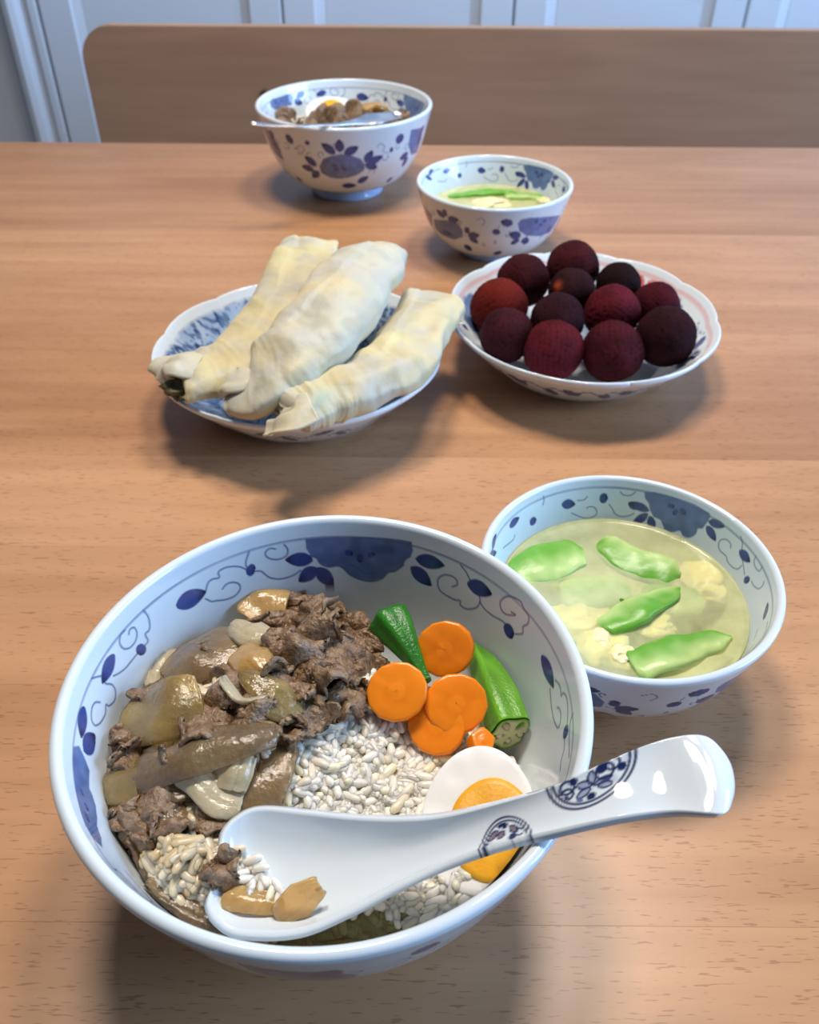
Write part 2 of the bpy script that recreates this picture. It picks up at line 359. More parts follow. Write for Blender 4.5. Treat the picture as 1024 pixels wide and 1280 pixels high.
# dining table of glued beech staves
table = empty('dining_table', (.05, .48, -.74))
tag(table, 'beech dining table of long glued staves carrying all the bowls and plates', 'table')
inv = Matrix.Translation(-Vector(table.location))
def tpart(o): o.data.transform(inv); return o
ys = [.040, .130, .2275, .312, .3870, .502, .5345, .610, .676, .700, .8275, .9265]
for k, (y0, y1) in enumerate(zip(ys, ys[1:])):
    x = box('plank', (-.75, .85, y0 + .00001, y1 - .00001, -.027, 0), M_TABLE, table, .00007)
    tpart(x)
tpart(box('apron', (-.68, .78, .09, .11, -.105, -.027), M_TABLE, table, .002))
tpart(box('apron', (-.68, .78, .855, .875, -.105, -.027), M_TABLE, table, .002))
for x in (-.70, .74):
    for y in (.07, .83):
        tpart(box('leg', (x, x + .06, y, y + .06, -.74, -.027), M_TABLE, table, .004))
TRACE = {
'A': [
('leaf',9,[(141.7,13.2),(131.7,14.6)]),
('line',0.9,[(132.0,14.5),(130.5,11.7),(128.9,11.2),(127.0,11.8),(126.8,9.6),(124.9,9.0),(122.6,9.6),(120.4,11.0),(118.8,13.0)]),
('dot',5,[(118.8,13.0),(116.3,14.4)]),
('line',0.9,[(116.2,14.8),(114.7,15.5),(113.6,17.5),(112.4,19.2),(110.1,20.6),(107.7,20.8),(105.2,20.2),(103.1,18.7)]),
('line',0.9,[(132.7,17.1),(131.3,19.3),(129.9,20.0),(127.2,21.3),(124.6,21.6),(122.7,20.7),(121.8,19.0),(122.2,17.1),(123.8,15.8),(125.6,15.6),(127.0,16.7)]),
('line',0.9,[(116.9,6.2),(117.8,8.1),(118.6,10.5),(118.5,13.1)]),
('line',0.9,[(106.8,6.9),(106.0,9.3),(106.7,11.6),(108.8,12.5),(111.0,11.7),(112.4,10.0),(112.3,8.1),(110.9,7.2),(109.4,8.0)]),
('leaf',7.5,[(99.0,15.0),(107.3,13.2)]),
('leaf',7.5,[(98.2,18.4),(104.1,23.6)]),
('line',0.9,[(150.7,5.8),(150.3,8.9),(150.8,11.7),(151.8,13.5),(153.4,13.6),(153.6,16.4),(154.9,16.8)]),
('dot',5,[(155.5,15.7),(158.0,17.9)]),
('line',0.9,[(158.5,16.7),(161.0,16.7),(164.0,16.4),(166.4,15.3),(168.4,13.8)]),
('line',0.9,[(158.1,6.1),(160.0,6.1),(161.4,8.1),(161.1,10.9),(159.3,12.6),(156.9,12.5),(155.4,10.6),(155.4,8.2),(156.8,7.5),(157.7,8.5)]),
('leaf',7,[(164.4,8.9),(172.8,11.1)]),
('line',0.9,[(174.3,5.9),(171.9,8.6),(170.5,11.0),(171.8,12.2),(170.3,15.2),(170.6,18.0),(172.6,19.6),(175.1,18.4),(175.8,16.8),(177.8,18.1),(181.1,17.2),(183.0,15.0),(182.5,12.6),(180.1,11.2),(178.1,11.7),(176.8,13.8)]),
('leaf',7,[(181.6,7.4),(189.6,9.6)]),
('leaf',8.5,[(192.2,12.0),(184.9,16.4)]),
('blob',0.55,[(100.7,5.9),(100.7,10.0),(99.6,13.2),(97.9,14.3),(96.9,16.8),(94.7,18.4),(91.7,18.1),(89.8,19.5),(88.1,21.9),(84.7,23.8),(81.1,24.0),(78.0,22.1),(76.3,19.2),(74.1,18.0),(71.8,14.8),(71.2,12.5),(69.8,10.6),(69.3,7.6),(70.1,4.2),(74.9,4.6),(85.3,5.6),(93.7,5.9)]),
('line',1.1,[(99.6,13.2),(97.9,14.3),(96.9,16.8),(94.7,18.4),(91.7,18.1),(89.8,19.5),(88.1,21.9),(84.7,23.8),(81.1,24.0),(78.0,22.1),(76.3,19.2),(74.1,18.0),(71.8,14.8)]),
('line',0.8,[(89.8,19.5),(88.0,17.5),(85.8,19.0),(83.2,20.8),(80.2,20.0),(78.0,22.1)]),
('leaf',4,[(89.6,12.2),(87.0,13.0)]),
('leaf',4,[(85.0,12.7),(85.0,16.6)]),
('leaf',4,[(82.8,13.4),(80.6,12.1)]),
('line',0.7,[(85.6,5.9),(85.3,10.6)]),
('leaf',7.5,[(68.3,10.8),(59.1,9.6)]),
('leaf',7.5,[(69.4,14.7),(62.1,19.9)]),
('leaf',7.5,[(98.2,18.5),(93.3,27.0)]),
('line',0.9,[(55.6,16.5),(54.2,14.9),(54.7,13.0),(56.8,12.5),(59.0,13.5),(60.4,15.9),(60.0,19.0),(58.2,20.8),(54.1,21.3),(52.1,20.4),(51.6,22.1),(49.1,22.1),(46.3,19.4),(45.6,16.3),(46.3,14.3)]),
('leaf',8,[(51.2,12.2),(42.4,10.4)]),
('line',0.9,[(54.4,6.5),(52.2,8.2),(50.1,11.0)]),
('line',0.9,[(45.6,16.3),(43.3,17.7),(40.0,17.8),(36.9,16.9),(34.9,16.7)]),
('dot',5,[(35.4,17.2),(30.8,18.7)]),
('line',0.9,[(34.7,10.9),(33.1,10.4),(33.6,11.3),(36.0,13.3),(38.1,13.1),(39.2,10.7),(37.9,7.2),(35.6,5.3),(32.8,4.5),(30.9,5.8),(28.7,6.4),(28.0,9.0),(29.1,11.7),(28.4,14.0),(30.7,16.8)]),
('leaf',7,[(19.1,12.6),(8.8,14.1)]),
('line',0.9,[(9.9,11.6),(8.4,10.7),(6.7,10.2),(4.6,11.1),(4.6,9.6),(3.0,8.2),(1.0,8.1),(358.2,9.0),(355.7,10.4)]),
('line',0.9,[(10.1,16.1),(7.5,17.8),(5.2,18.7),(1.8,18.9),(358.6,17.3),(358.7,15.2),(0.9,13.7),(2.7,14.2),(3.6,15.3)]),
('dot',4.5,[(355.9,10.6),(352.7,12.6)]),
('line',0.9,[(352.7,12.6),(349.8,13.0),(347.7,14.6),(344.8,14.4)]),
('line',0.9,[(356.2,5.4),(355.6,7.2),(353.5,8.6),(350.5,8.8),(345.3,7.7)]),
('blob',0.55,[(193.7,5.8),(191.9,9.0),(192.9,11.2),(194.0,13.4),(195.6,15.6),(200.8,15.0),(202.1,16.4),(204.7,17.5),(208.6,16.4),(211.5,14.4),(215.0,13.9),(219.1,10.3),(218.6,6.4),(215.3,4.5),(208.3,5.4),(202.3,5.8),(197.6,5.7)]),
('leaf',4,[(203.3,9.4),(205.1,9.9)]),
('leaf',4,[(206.8,9.9),(208.5,11.4)]),
('leaf',4,[(209.7,9.0),(212.7,8.5)]),
],
'B': [
('leaf',6,[(111.3,9.2),(103.9,10.7)]),
('line',0.7,[(105.9,14.6),(101.7,16.9),(97.5,18.2),(93.5,17.1),(92.8,15.1),(94.3,13.0),(97.0,12.6),(98.0,13.3)]),
('line',0.7,[(102.8,9.0),(99.6,9.0),(98.1,7.6)]),
('dot',5,[(92.1,8.7),(88.1,8.6)]),
('line',0.7,[(87.1,11.6),(85.4,13.4),(83.5,15.9),(80.2,17.0),(76.5,16.0),(74.5,14.6)]),
('line',0.7,[(82.5,5.3),(80.8,6.6),(77.6,6.3),(75.8,4.4)]),
('leaf',5,[(72.8,11.8),(78.2,10.1)]),
('leaf',5,[(145.3,6.5),(136.9,6.2)]),
('dot',4,[(130.9,12.1),(126.4,11.9)]),
('leaf',4.5,[(165.9,3.6),(157.0,1.9)]),
('leaf',4.5,[(171.7,2.5),(161.4,8.4)]),
('line',0.7,[(154.0,11.7),(148.5,13.0),(144.2,13.5),(142.3,12.2)]),
('line',0.7,[(121.7,6.7),(120.9,4.7),(121.0,2.4)]),
('blob',0.55,[(71.9,3.7),(70.9,6.5),(68.6,8.6),(67.5,11.4),(64.9,14.1),(61.3,14.6),(58.4,17.9),(54.5,18.0),(50.8,15.7),(48.5,17.3),(45.6,16.9),(43.4,14.2),(43.5,11.4),(41.1,10.2),(40.4,7.0),(40.0,3.6),(41.0,2.3),(49.4,1.9),(60.4,2.4),(67.5,2.6)]),
('leaf',5,[(67.7,12.0),(78.0,9.7)]),
('leaf',5,[(67.8,13.2),(74.3,20.5)]),
('leaf',5,[(66.7,14.0),(63.1,21.5)]),
('leaf',5,[(40.1,5.9),(31.8,3.6)]),
('leaf',5,[(40.0,8.0),(32.6,11.6)]),
('leaf',4,[(60.1,6.9),(56.9,6.5)]),
('leaf',4,[(55.4,7.5),(56.4,10.2)]),
('leaf',4,[(54.0,6.1),(51.3,8.1)]),
('line',0.8,[(58.4,17.9),(54.5,18.0),(50.8,15.7),(48.5,17.3),(45.6,16.9),(43.4,14.2),(43.5,11.4)]),
('line',0.7,[(24.5,9.6),(25.6,8.1),(28.2,7.9),(30.6,9.5),(30.7,12.0),(28.5,13.8),(24.4,13.9),(22.2,15.2),(18.5,15.4),(15.3,14.0),(14.5,11.4)]),
('leaf',5.5,[(20.0,7.6),(11.6,7.2)]),
('line',0.7,[(22.9,2.4),(20.4,4.3),(18.6,7.0),(15.0,10.0),(10.2,12.9)]),
('dot',4,[(8.9,12.7),(5.8,14.0)]),
('line',0.7,[(11.0,3.3),(9.8,5.7),(6.7,6.4),(4.4,5.6),(4.6,3.6)]),
('line',0.7,[(4.6,11.6),(1.7,11.6),(358.1,9.9),(357.3,7.3),(358.3,5.7)]),
('leaf',4,[(338.9,9.6),(346.9,6.5)]),
('line',0.7,[(330.9,14.6),(334.1,13.8),(336.6,13.3)]),
('line',0.7,[(325.2,5.1),(328.8,5.3),(334.7,6.0)]),
],
'C': [
('leaf',8,[(267.1,20.6),(258.7,10.7)]),
('leaf',8,[(270.3,18.8),(270.2,6.7)]),
('leaf',8,[(273.2,20.6),(282.4,14.0)]),
('leaf',8,[(252.6,33.8),(244.7,25.2)]),
('leaf',8,[(249.6,38.0),(239.6,37.0)]),
('leaf',8,[(253.1,38.9),(246.1,48.8)]),
('leaf',8,[(287.2,29.7),(291.9,18.7)]),
('leaf',8,[(289.3,30.9),(300.0,25.7)]),
('leaf',8,[(287.3,31.2),(297.0,37.2)]),
('blob',0.45,[(254.8,33.5),(258.4,25.7),(263.8,22.6),(270.8,20.5),(277.5,22.0),(283.8,25.7),(287.3,31.6),(286.3,38.4),(281.6,43.1),(274.5,45.9),(267.2,47.0),(260.1,45.4),(254.9,40.7)]),
('leaf',3,[(264.3,32.5),(267.7,31.5)]),
('leaf',3,[(267.9,34.2),(265.9,37.5)]),
('leaf',3,[(270.8,33.3),(273.4,36.3)]),
('leaf',8,[(282.8,52.6),(291.3,45.5)]),
('leaf',8,[(269.4,56.6),(282.2,56.4)]),
('leaf',7,[(225.4,54.2),(231.0,58.3)]),
('dot',9,[(309.7,8.9),(314.0,16.1)]),
('dot',9,[(232.9,13.2),(238.3,10.1)]),
('dot',5,[(304.6,21.4),(307.7,21.3)]),
('dot',5,[(248.0,10.6),(250.2,13.6)]),
('blob',0.45,[(321.1,7.3),(337.9,10.8),(342.6,24.6),(341.5,36.7),(329.3,33.7),(322.0,22.2)]),
('leaf',8,[(324.7,31.1),(315.8,32.7)]),
('leaf',8,[(324.4,33.7),(323.6,44.4)]),
('leaf',8,[(219.4,9.8),(213.6,18.6)]),
('leaf',8,[(214.0,19.3),(219.4,26.2)]),
('leaf',7,[(312.1,59.7),(317.2,54.2)]),
('line',0.9,[(295.0,16.6),(296.8,13.5),(300.5,16.8),(299.5,21.1),(304.2,24.0)]),
('line',0.9,[(238.2,20.5),(243.0,15.8),(246.0,18.7),(241.8,24.9)]),
],
'D': [
('leaf',6,[(226.7,11.3),(218.5,7.7)]),
('leaf',6,[(227.4,10.4),(227.6,4.1)]),
('leaf',6,[(229.5,12.0),(239.8,9.8)]),
('blob',0.4,[(211.4,17.8),(229.0,12.9),(238.3,13.3),(242.1,18.3),(241.4,24.5),(231.8,29.7),(217.1,30.3),(209.0,26.8)]),
('leaf',6,[(245.6,20.6),(246.0,14.5)]),
('leaf',6,[(246.2,22.0),(255.8,20.2)]),
('leaf',6,[(247.6,23.2),(254.2,28.1)]),
('line',0.8,[(243.2,22.5),(247.6,23.2)]),
('leaf',7,[(279.9,10.2),(270.7,7.1)]),
('dot',6,[(267.3,18.9),(269.5,14.3)]),
('line',0.8,[(269.5,14.3),(270.4,10.6)]),
('blob',0.45,[(283.7,9.8),(285.7,6.5),(293.7,6.2),(306.6,8.2),(319.8,11.2),(330.7,14.2),(324.4,26.8),(309.4,25.9),(293.5,21.5),(286.5,16.7)]),
('leaf',3,[(298.1,9.1),(300.8,12.5)]),
('leaf',3,[(302.9,13.7),(306.0,15.2)]),
('leaf',3,[(305.9,10.8),(309.6,13.3)]),
('leaf',7,[(288.5,22.2),(278.4,17.5)]),
('leaf',6,[(288.1,23.7),(281.9,28.6)]),
('leaf',8,[(291.2,24.2),(298.1,29.9)]),
('leaf',6,[(319.3,25.8),(318.2,19.4)]),
('dot',8,[(241.0,37.6),(247.1,33.7)]),
('leaf',6,[(268.6,41.3),(276.0,36.5)]),
('leaf',5,[(220.7,25.8),(230.7,24.9)]),
('line',0.7,[(253.5,7.6),(257.2,5.7),(259.7,8.3),(257.9,11.3)]),
],
}

# ------------------------------------------------------------------ painted porcelain
WHITE = np.array([.66, .735, .785]); TONE_FLOWER = np.array([.10, .165, .37]); TONE_LEAF = np.array([.05, .075, .24])
TONE_TIP = np.array([.012, .02, .09]); TONE_LINE = np.array([.10, .15, .30])
def sstep(x): x = np.clip(x, 0, 1); return x * x * (3 - 2 * x)
def seg_dist(X, Y, pts):
    best = np.full(X.shape, 1e9)
    for (ax, ay), (bx, by) in zip(pts, pts[1:]):
        dx, dy = bx - ax, by - ay; L2 = dx * dx + dy * dy + 1e-12
        t = np.clip(((X - ax) * dx + (Y - ay) * dy) / L2, 0, 1)
        best = np.minimum(best, np.hypot(X - ax - t * dx, Y - ay - t * dy))
    return best
def inside(X, Y, pts):
    c = np.zeros(X.shape, bool); n = len(pts)
    for i in range(n):
        (x1, y1), (x2, y2) = pts[i], pts[(i + 1) % n]
        if y1 == y2: continue
        cond = ((y1 > Y) != (y2 > Y)) & (X < (x2 - x1) * (Y - y1) / (y2 - y1) + x1)
        c ^= cond
    return c
def paint(th, v, els, k, col, aa=.28, tone=None):
    """th degrees, v mm from the rim, k mm per degree; draws brush marks into col (N,3)"""
    tf = TONE_FLOWER if tone is None else tone
    order = sorted(els, key=lambda e: {'blob': 0, 'line': 1, 'leaf': 2, 'dot': 2}[e[0]])
    for kind, w, pts in order:
        w = w * {'leaf': .8, 'line': .72}.get(kind, 1)
        pts = np.array(pts, float)
        tc = pts[0, 0]
        pu = ((pts[:, 0] - tc + 180) % 360 - 180) * k; pv = pts[:, 1]
        U = ((th - tc + 180) % 360 - 180) * k
        mg = 2 + (w if kind != 'blob' else 2)
        sel = np.where((U > pu.min() - mg) & (U < pu.max() + mg) & (v > pv.min() - mg) & (v < pv.max() + mg))[0]
        if len(sel) == 0: continue
        X, Y = U[sel], v[sel]
        if kind in ('leaf', 'dot'):
            a = np.array([pu[0], pv[0]]); b = np.array([pu[-1], pv[-1]]); L = np.hypot(*(b - a)) + 1e-6
            d = (b - a) / L; t = ((X - a[0]) * d[0] + (Y - a[1]) * d[1]) / L; s = np.abs(-(X - a[0]) * d[1] + (Y - a[1]) * d[0])
            tt = np.clip(t, 0, 1)
            hw = (w / 2) * (np.sin(np.pi * tt ** .85) ** .75 if kind == 'leaf' else np.sqrt(np.maximum(0, 1 - (2 * tt - 1) ** 2)))
            hw = np.minimum(hw, L * .33 if kind == 'leaf' else hw)
            cov = sstep((hw - s) / aa * .5 + .5) * ((t > 0) & (t < 1))
            c = TONE_LEAF + (TONE_TIP - TONE_LEAF) * sstep((tt - .55) / .4)[:, None]
        elif kind == 'line':
            q = spline(np.c_[pu, pv], 5 * len(pu))
            cov = sstep((w * .5 - seg_dist(X, Y, q)) / aa * .5 + .5); c = TONE_LINE[None]
        else:
            q = np.c_[pu, pv]
            dd = seg_dist(X, Y, np.r_[q, q[:1]]); sg = np.where(inside(X, Y, q), 1, -1)
            cov = sstep(sg * dd / aa * .5 + .5) * .95
            wash = (.85 + .3 * perlin(np.c_[X * .22, Y * .22, np.full(len(X), w)]))[:, None]
            c = tf * wash * (1.28 - .5 * w)
        col[sel] += cov[:, None] * (c - col[sel])
    return col
def turned(els, a): return [(k, w, [(t + a, v) for t, v in p]) for k, w, p in els]
def center_th(e): return sum(p[0] for p in e[2]) / len(e[2])

def resample(P, step):
    P = np.asarray(P, float); t = np.r_[0, np.cumsum(np.hypot(*np.diff(P, axis=0).T))]
    n = max(2, int(t[-1] / step) + 1); tt = np.linspace(0, t[-1], n)
    return np.c_[np.interp(tt, t, P[:, 0]), np.interp(tt, t, P[:, 1])]
def smooth_prof(pts, n=300):
    return spline(np.array(pts, float), n)
def bowl_mesh(prof, R, H, th, els_in, els_out, ncol=960, band=26, line=5.8):
    """returns mesh data; profile is revolved: inside centre -> rim -> foot"""
    Ho = H - th / 2
    outer = smooth_prof(np.array(prof[1:]) * [R, Ho])
    body = smooth_prof(np.array(prof[2:]) * [R, Ho])
    d = np.gradient(body, axis=0); nn = np.c_[-d[:, 1], d[:, 0]]; nn = unit(nn); inn = body + nn * th
    top = inn[::-1]; s = np.r_[0, np.cumsum(np.hypot(*np.diff(top, axis=0).T))] * 1000
    vv = np.r_[np.arange(0, band, .42), np.linspace(band, s[-1], 14)]
    I = np.c_[np.interp(vv, s, top[:, 0]), np.interp(vv, s, top[:, 1])]
    zb = I[-1, 1]; r0 = I[-1, 0]
    cen = np.array([[r0 * f, zb - .0015 * (1 - f * f)] for f in (.75, .5, .25, .02)])
    inside_ = np.r_[cen[::-1], I[::-1]]            # centre -> rim
    a0 = inn[-1]; a1 = outer[-1]; mid = (a0 + a1) / 2; rad = np.linalg.norm(a1 - a0) / 2
    ax = (a0 - mid) / rad; up = np.array([-ax[1], ax[0]]); up = up if up[1] > 0 else -up
    lip = np.array([mid + rad * (ax * math.cos(t) + up * math.sin(t)) for t in np.linspace(0, math.pi, 9)[1:-1]])
    o = outer[::-1]; so = np.r_[0, np.cumsum(np.hypot(*np.diff(o, axis=0).T))] * 1000
    vo = np.arange(0, so[-1], .8); O = np.c_[np.interp(vo, so, o[:, 0]), np.interp(vo, so, o[:, 1])]
    fr = prof[0][0] * R; fo = prof[1][0] * R
    foot = np.array([[fo, prof[1][1] * Ho], [fr * .985, .003], [fr, .0012], [fr - .0012, 0], [fr - .003, 0], [fr - .0045, .0015], [fo - .006, prof[1][1] * Ho * .8], [fo * .4, prof[1][1] * Ho * .9], [fo * .02, prof[1][1] * Ho * .9]])
    rows = np.r_[inside_, lip, O, foot]
    n_in = len(inside_); v_in = np.full(len(rows), 999.); v_in[len(cen):n_in] = vv[::-1]
    v_out = np.full(len(rows), 999.); v_out[n_in + len(lip):n_in + len(lip) + len(O)] = vo
    T = np.linspace(0, 2 * np.pi, ncol, endpoint=False)
    V = np.stack([rows[:, None, 0] * np.cos(T), rows[:, None, 0] * np.sin(T), np.repeat(rows[:, 1:2], ncol, 1)], -1)
    TH = np.broadcast_to(np.degrees(T), (len(rows), ncol))
    col = np.tile(WHITE, (len(rows) * ncol, 1))
    k = R * .93 * math.pi / 180 * 1000
    r_in = np.where(v_in < 900)[0]; r_out = np.where(v_out < 900)[0]
    for rr_, vr, els in ((r_in, v_in, els_in), (r_out, v_out, els_out)):
        idx = (rr_[:, None] * ncol + np.arange(ncol)).ravel()
        c = col[idx]; paint(TH[rr_].ravel(), np.repeat(vr[rr_], ncol), els, k, c); col[idx] = c
    # two blue lines round the foot and one under the inner lip
    ring = np.where(np.abs(v_in - line) < 1.4)[0]
    for j in ring:
        f = sstep((.75 - abs(v_in[j] - line)) / .5)
        wob = .75 + .25 * perlin(np.c_[np.cos(T) * 3, np.sin(T) * 3, T * 0 + j * .2]); 
        col[j * ncol:(j + 1) * ncol] += (f * .8 * wob)[:, None] * (TONE_LINE - col[j * ncol:(j + 1) * ncol])
    j0 = n_in + len(lip) + len(O)
    for j in (j0, j0 + 1, j0 + 2): col[j * ncol:(j + 1) * ncol] = WHITE * .35 + np.array([.16, .30, .62]) * .65
    return V.reshape(-1, 3), gridF(len(rows), ncol, cv=True), col, inn
def r_at(inn, z): return float(np.interp(z, inn[:, 1], inn[:, 0]))

def scrolls(k, seed):
    """faint thin curls that fill the outside between the flowers"""
    g = np.random.default_rng(seed); out = []
    for a in range(0, 360, 9):
        v0 = g.uniform(9, 34 * k); r = g.uniform(2.2, 3.8) * k; sg = g.choice([-1, 1]); ph = g.uniform(0, 6)
        out.append(('line', 1.0, [(a + sg * r * (1 - .13 * i) * math.cos(ph + i * .8) * .8, v0 + r * (1 - .13 * i) * math.sin(ph + i * .8)) for i in range(7)]))
    return out
def split_foot(name, V, F, col, ncol):
    """the bowl with its blue-washed foot ring as a part"""
    n = len(V) // ncol; j0 = n - 9
    top = mesh(name, V[:(j0 + 1) * ncol], F[:j0 * ncol], M_PORC, col=col[:(j0 + 1) * ncol])
    mesh('foot_ring', V[j0 * ncol:], F[j0 * ncol:] - j0 * ncol, M_PORC, top, col=col[j0 * ncol:])
    return top
RB = [(.425, .0), (.405, .1), (.46, .125), (.63, .2), (.72, .285), (.81, .42), (.885, .58), (.95, .8), (1, 1)]
SB = [(.418, .0), (.40, .09), (.46, .115), (.63, .19), (.72, .27), (.81, .40), (.885, .57), (.95, .8), (1, 1)]
A0, B0, C0, D0 = (-.02479, .1657), (.08617, .24509), (-.05928, .79929), (.06299, .66742)
els_in_A = TRACE['A'] + [e for e in turned(TRACE['A'], 120) if 224 < center_th(e) < 341]
rotC = 57
eC = turned([(k, w * (1.25 if k == 'leaf' else 1), p) for k, w, p in TRACE['C']], rotC); els_out_A = scrolls(1.3, 1) + eC + turned(eC, 120) + turned(eC, 240)
V, F, colr, INN_A = bowl_mesh(RB, .08, .0785, .004, els_in_A, els_out_A)
rice_bowl = split_foot('rice_bowl', V, F, colr, 960); rice_bowl.location = (*A0, 0)
tag(rice_bowl, 'large blue and white rice bowl in the foreground filled with beef and rice', 'bowl', 'rice bowls')
far_rice_bowl = copy_tree(rice_bowl); far_rice_bowl.location = (*C0, 0); far_rice_bowl.scale = (.954,) * 3
far_rice_bowl.rotation_euler = (0, 0, math.radians(-rotC))
tag(far_rice_bowl, 'blue and white rice bowl with metal spoon at the far end of the table', 'bowl', 'rice bowls')
eB = [e for e in TRACE['B']]
els_in_B = eB + [e for e in turned(eB, 120) if 190 < center_th(e) < 285] + [e for e in turned(eB, 240) if 285 <= center_th(e) < 330]
eD = turned([(k, w * (1.25 if k == 'leaf' else 1), p) for k, w, p in TRACE['D']], 11); els_out_B = scrolls(.9, 2) + eD + turned(eD, 120) + turned(eD, 240)
V, F, colr, INN_B = bowl_mesh(SB, .05825, .05357, .0032, els_in_B, els_out_B, ncol=800, band=20, line=3.4)
soup_bowl = split_foot('soup_bowl', V, F, colr, 800); soup_bowl.location = (*B0, 0)
tag(soup_bowl, 'blue and white soup bowl of green luffa broth beside the foreground rice bowl', 'bowl', 'soup bowls')
far_soup_bowl = copy_tree(soup_bowl); far_soup_bowl.location = (*D0, 0); far_soup_bowl.scale = (1.0226,) * 3
far_soup_bowl.rotation_euler = (0, 0, math.radians(-11))
tag(far_soup_bowl, 'small soup bowl behind the plate of dark red berries', 'bowl', 'soup bowls')

# ------------------------------------------------------------------ the two scalloped plates
def plate(name, c, rx, ry, H, lobes, phase, painter, label):
    nr_in, ncol = 74, 720
    s = np.linspace(0, 1, nr_in)
    zi = .0080 + (H - .0080) * np.clip((s - .64) / .36, 0, 1) ** 1.12
    rows = [(a, b) for a, b in zip(s, zi)]
    t = .0034
    rows += [(1.010, H + .0006), (1.018, H - .0004), (1.019, H - .0018)]
    for q in np.linspace(.985, .60, 16): rows.append((q, (.0080 + (H - .0080) * max(0, (q - .64) / .36) ** 1.12) - t * (1.15 - .15 * (q - .60))))
    zf = rows[-1][1]
    rows += [(.585, max(zf - .0012, .003)), (.58, .0008), (.57, 0), (.555, 0), (.545, .001), (.53, .0042), (.2, .005), (.01, .005)]
    rows = np.array(rows)
    T = np.linspace(0, 2 * np.pi, ncol, endpoint=False)
    lob = np.abs(np.sin(lobes / 2 * (T + math.radians(phase)))) ** .55
    sc = 1 + .022 * (lob - .8)[None] * np.clip((rows[:, 0] - .55) / .45, 0, 1)[:, None]
    R = rows[:, :1] * sc
    dz = .0010 * (lob - .7)[None] * np.clip((rows[:, 0] - .7) / .3, 0, 1)[:, None]
    V = np.stack([R * rx * np.cos(T), R * ry * np.sin(T), rows[:, 1:2] + dz], -1)
    col = np.tile(WHITE * [1.02, 1.01, 1.0], (len(rows) * ncol, 1))
    TH = np.broadcast_to(np.degrees(T), (len(rows), ncol)).ravel(); RR = np.repeat(rows[:, 0], ncol)
    side = np.repeat(np.arange(len(rows)) < nr_in + 1, ncol)
    out = np.repeat((np.arange(len(rows)) > nr_in + 2) & (np.arange(len(rows)) < nr_in + 19), ncol)
    col = painter(TH, RR, side, out, col, (rx + ry) / 2 * 1000)
    o = mesh(name, V, gridF(len(rows), ncol, cv=True), M_PORC, col=col); o.location = (*c, 0)
    tag(o, label, 'plate', 'scalloped plates'); return o
def arabesque(TH, RR, side, out, col, R):
    x = RR * np.cos(np.radians(TH)); y = RR * np.sin(np.radians(TH)); P = np.c_[x, y, 0 * x]
    w = vnoise(P * 5) * .16
    n1 = perlin((P + w) * 9 + 3); n2 = perlin((P + w * 1.5) * 17 + 9); n3 = perlin(P * 6 + 40)
    petals = np.sin(np.radians(TH) * 24 + 7 * RR + 3 * n3) * np.sin(RR * 36 + 3 * n1)
    dark = sstep((.16 - np.abs(n1)) / .12) * .75 + sstep((.10 - np.abs(n2)) / .1) * .5 + sstep((petals - .25) / .3) * .55
    wash = np.clip(.75 + .8 * n3, .3, 1)
    f = np.clip(.35 + dark + wash * .5, 0, 1) * sstep((.955 - RR) / .02)
    c = np.array([.24, .37, .58]) + (np.array([.02, .055, .18]) - np.array([.24, .37, .58])) * np.clip(dark, 0, 1)[:, None]
    col = np.where(side[:, None], col + f[:, None] * (c - col), col)
    els = [('line', 1.6, [(a, 14), (a + 6, 9), (a + 12, 15), (a + 18, 9)]) for a in range(0, 360, 24)] + [('leaf', 7, [(a + 17, 11), (a + 25, 5)]) for a in range(0, 360, 24)] + [('leaf', 7, [(a + 3, 11), (a + 10, 20)]) for a in range(0, 360, 24)]
    idx = np.where(out)[0]; c = col[idx]; paint(TH[idx], (1 - RR[idx]) * R, els, R * math.pi / 180, c, .6); col[idx] = c
    return col
RED = np.array([.62, .075, .055])
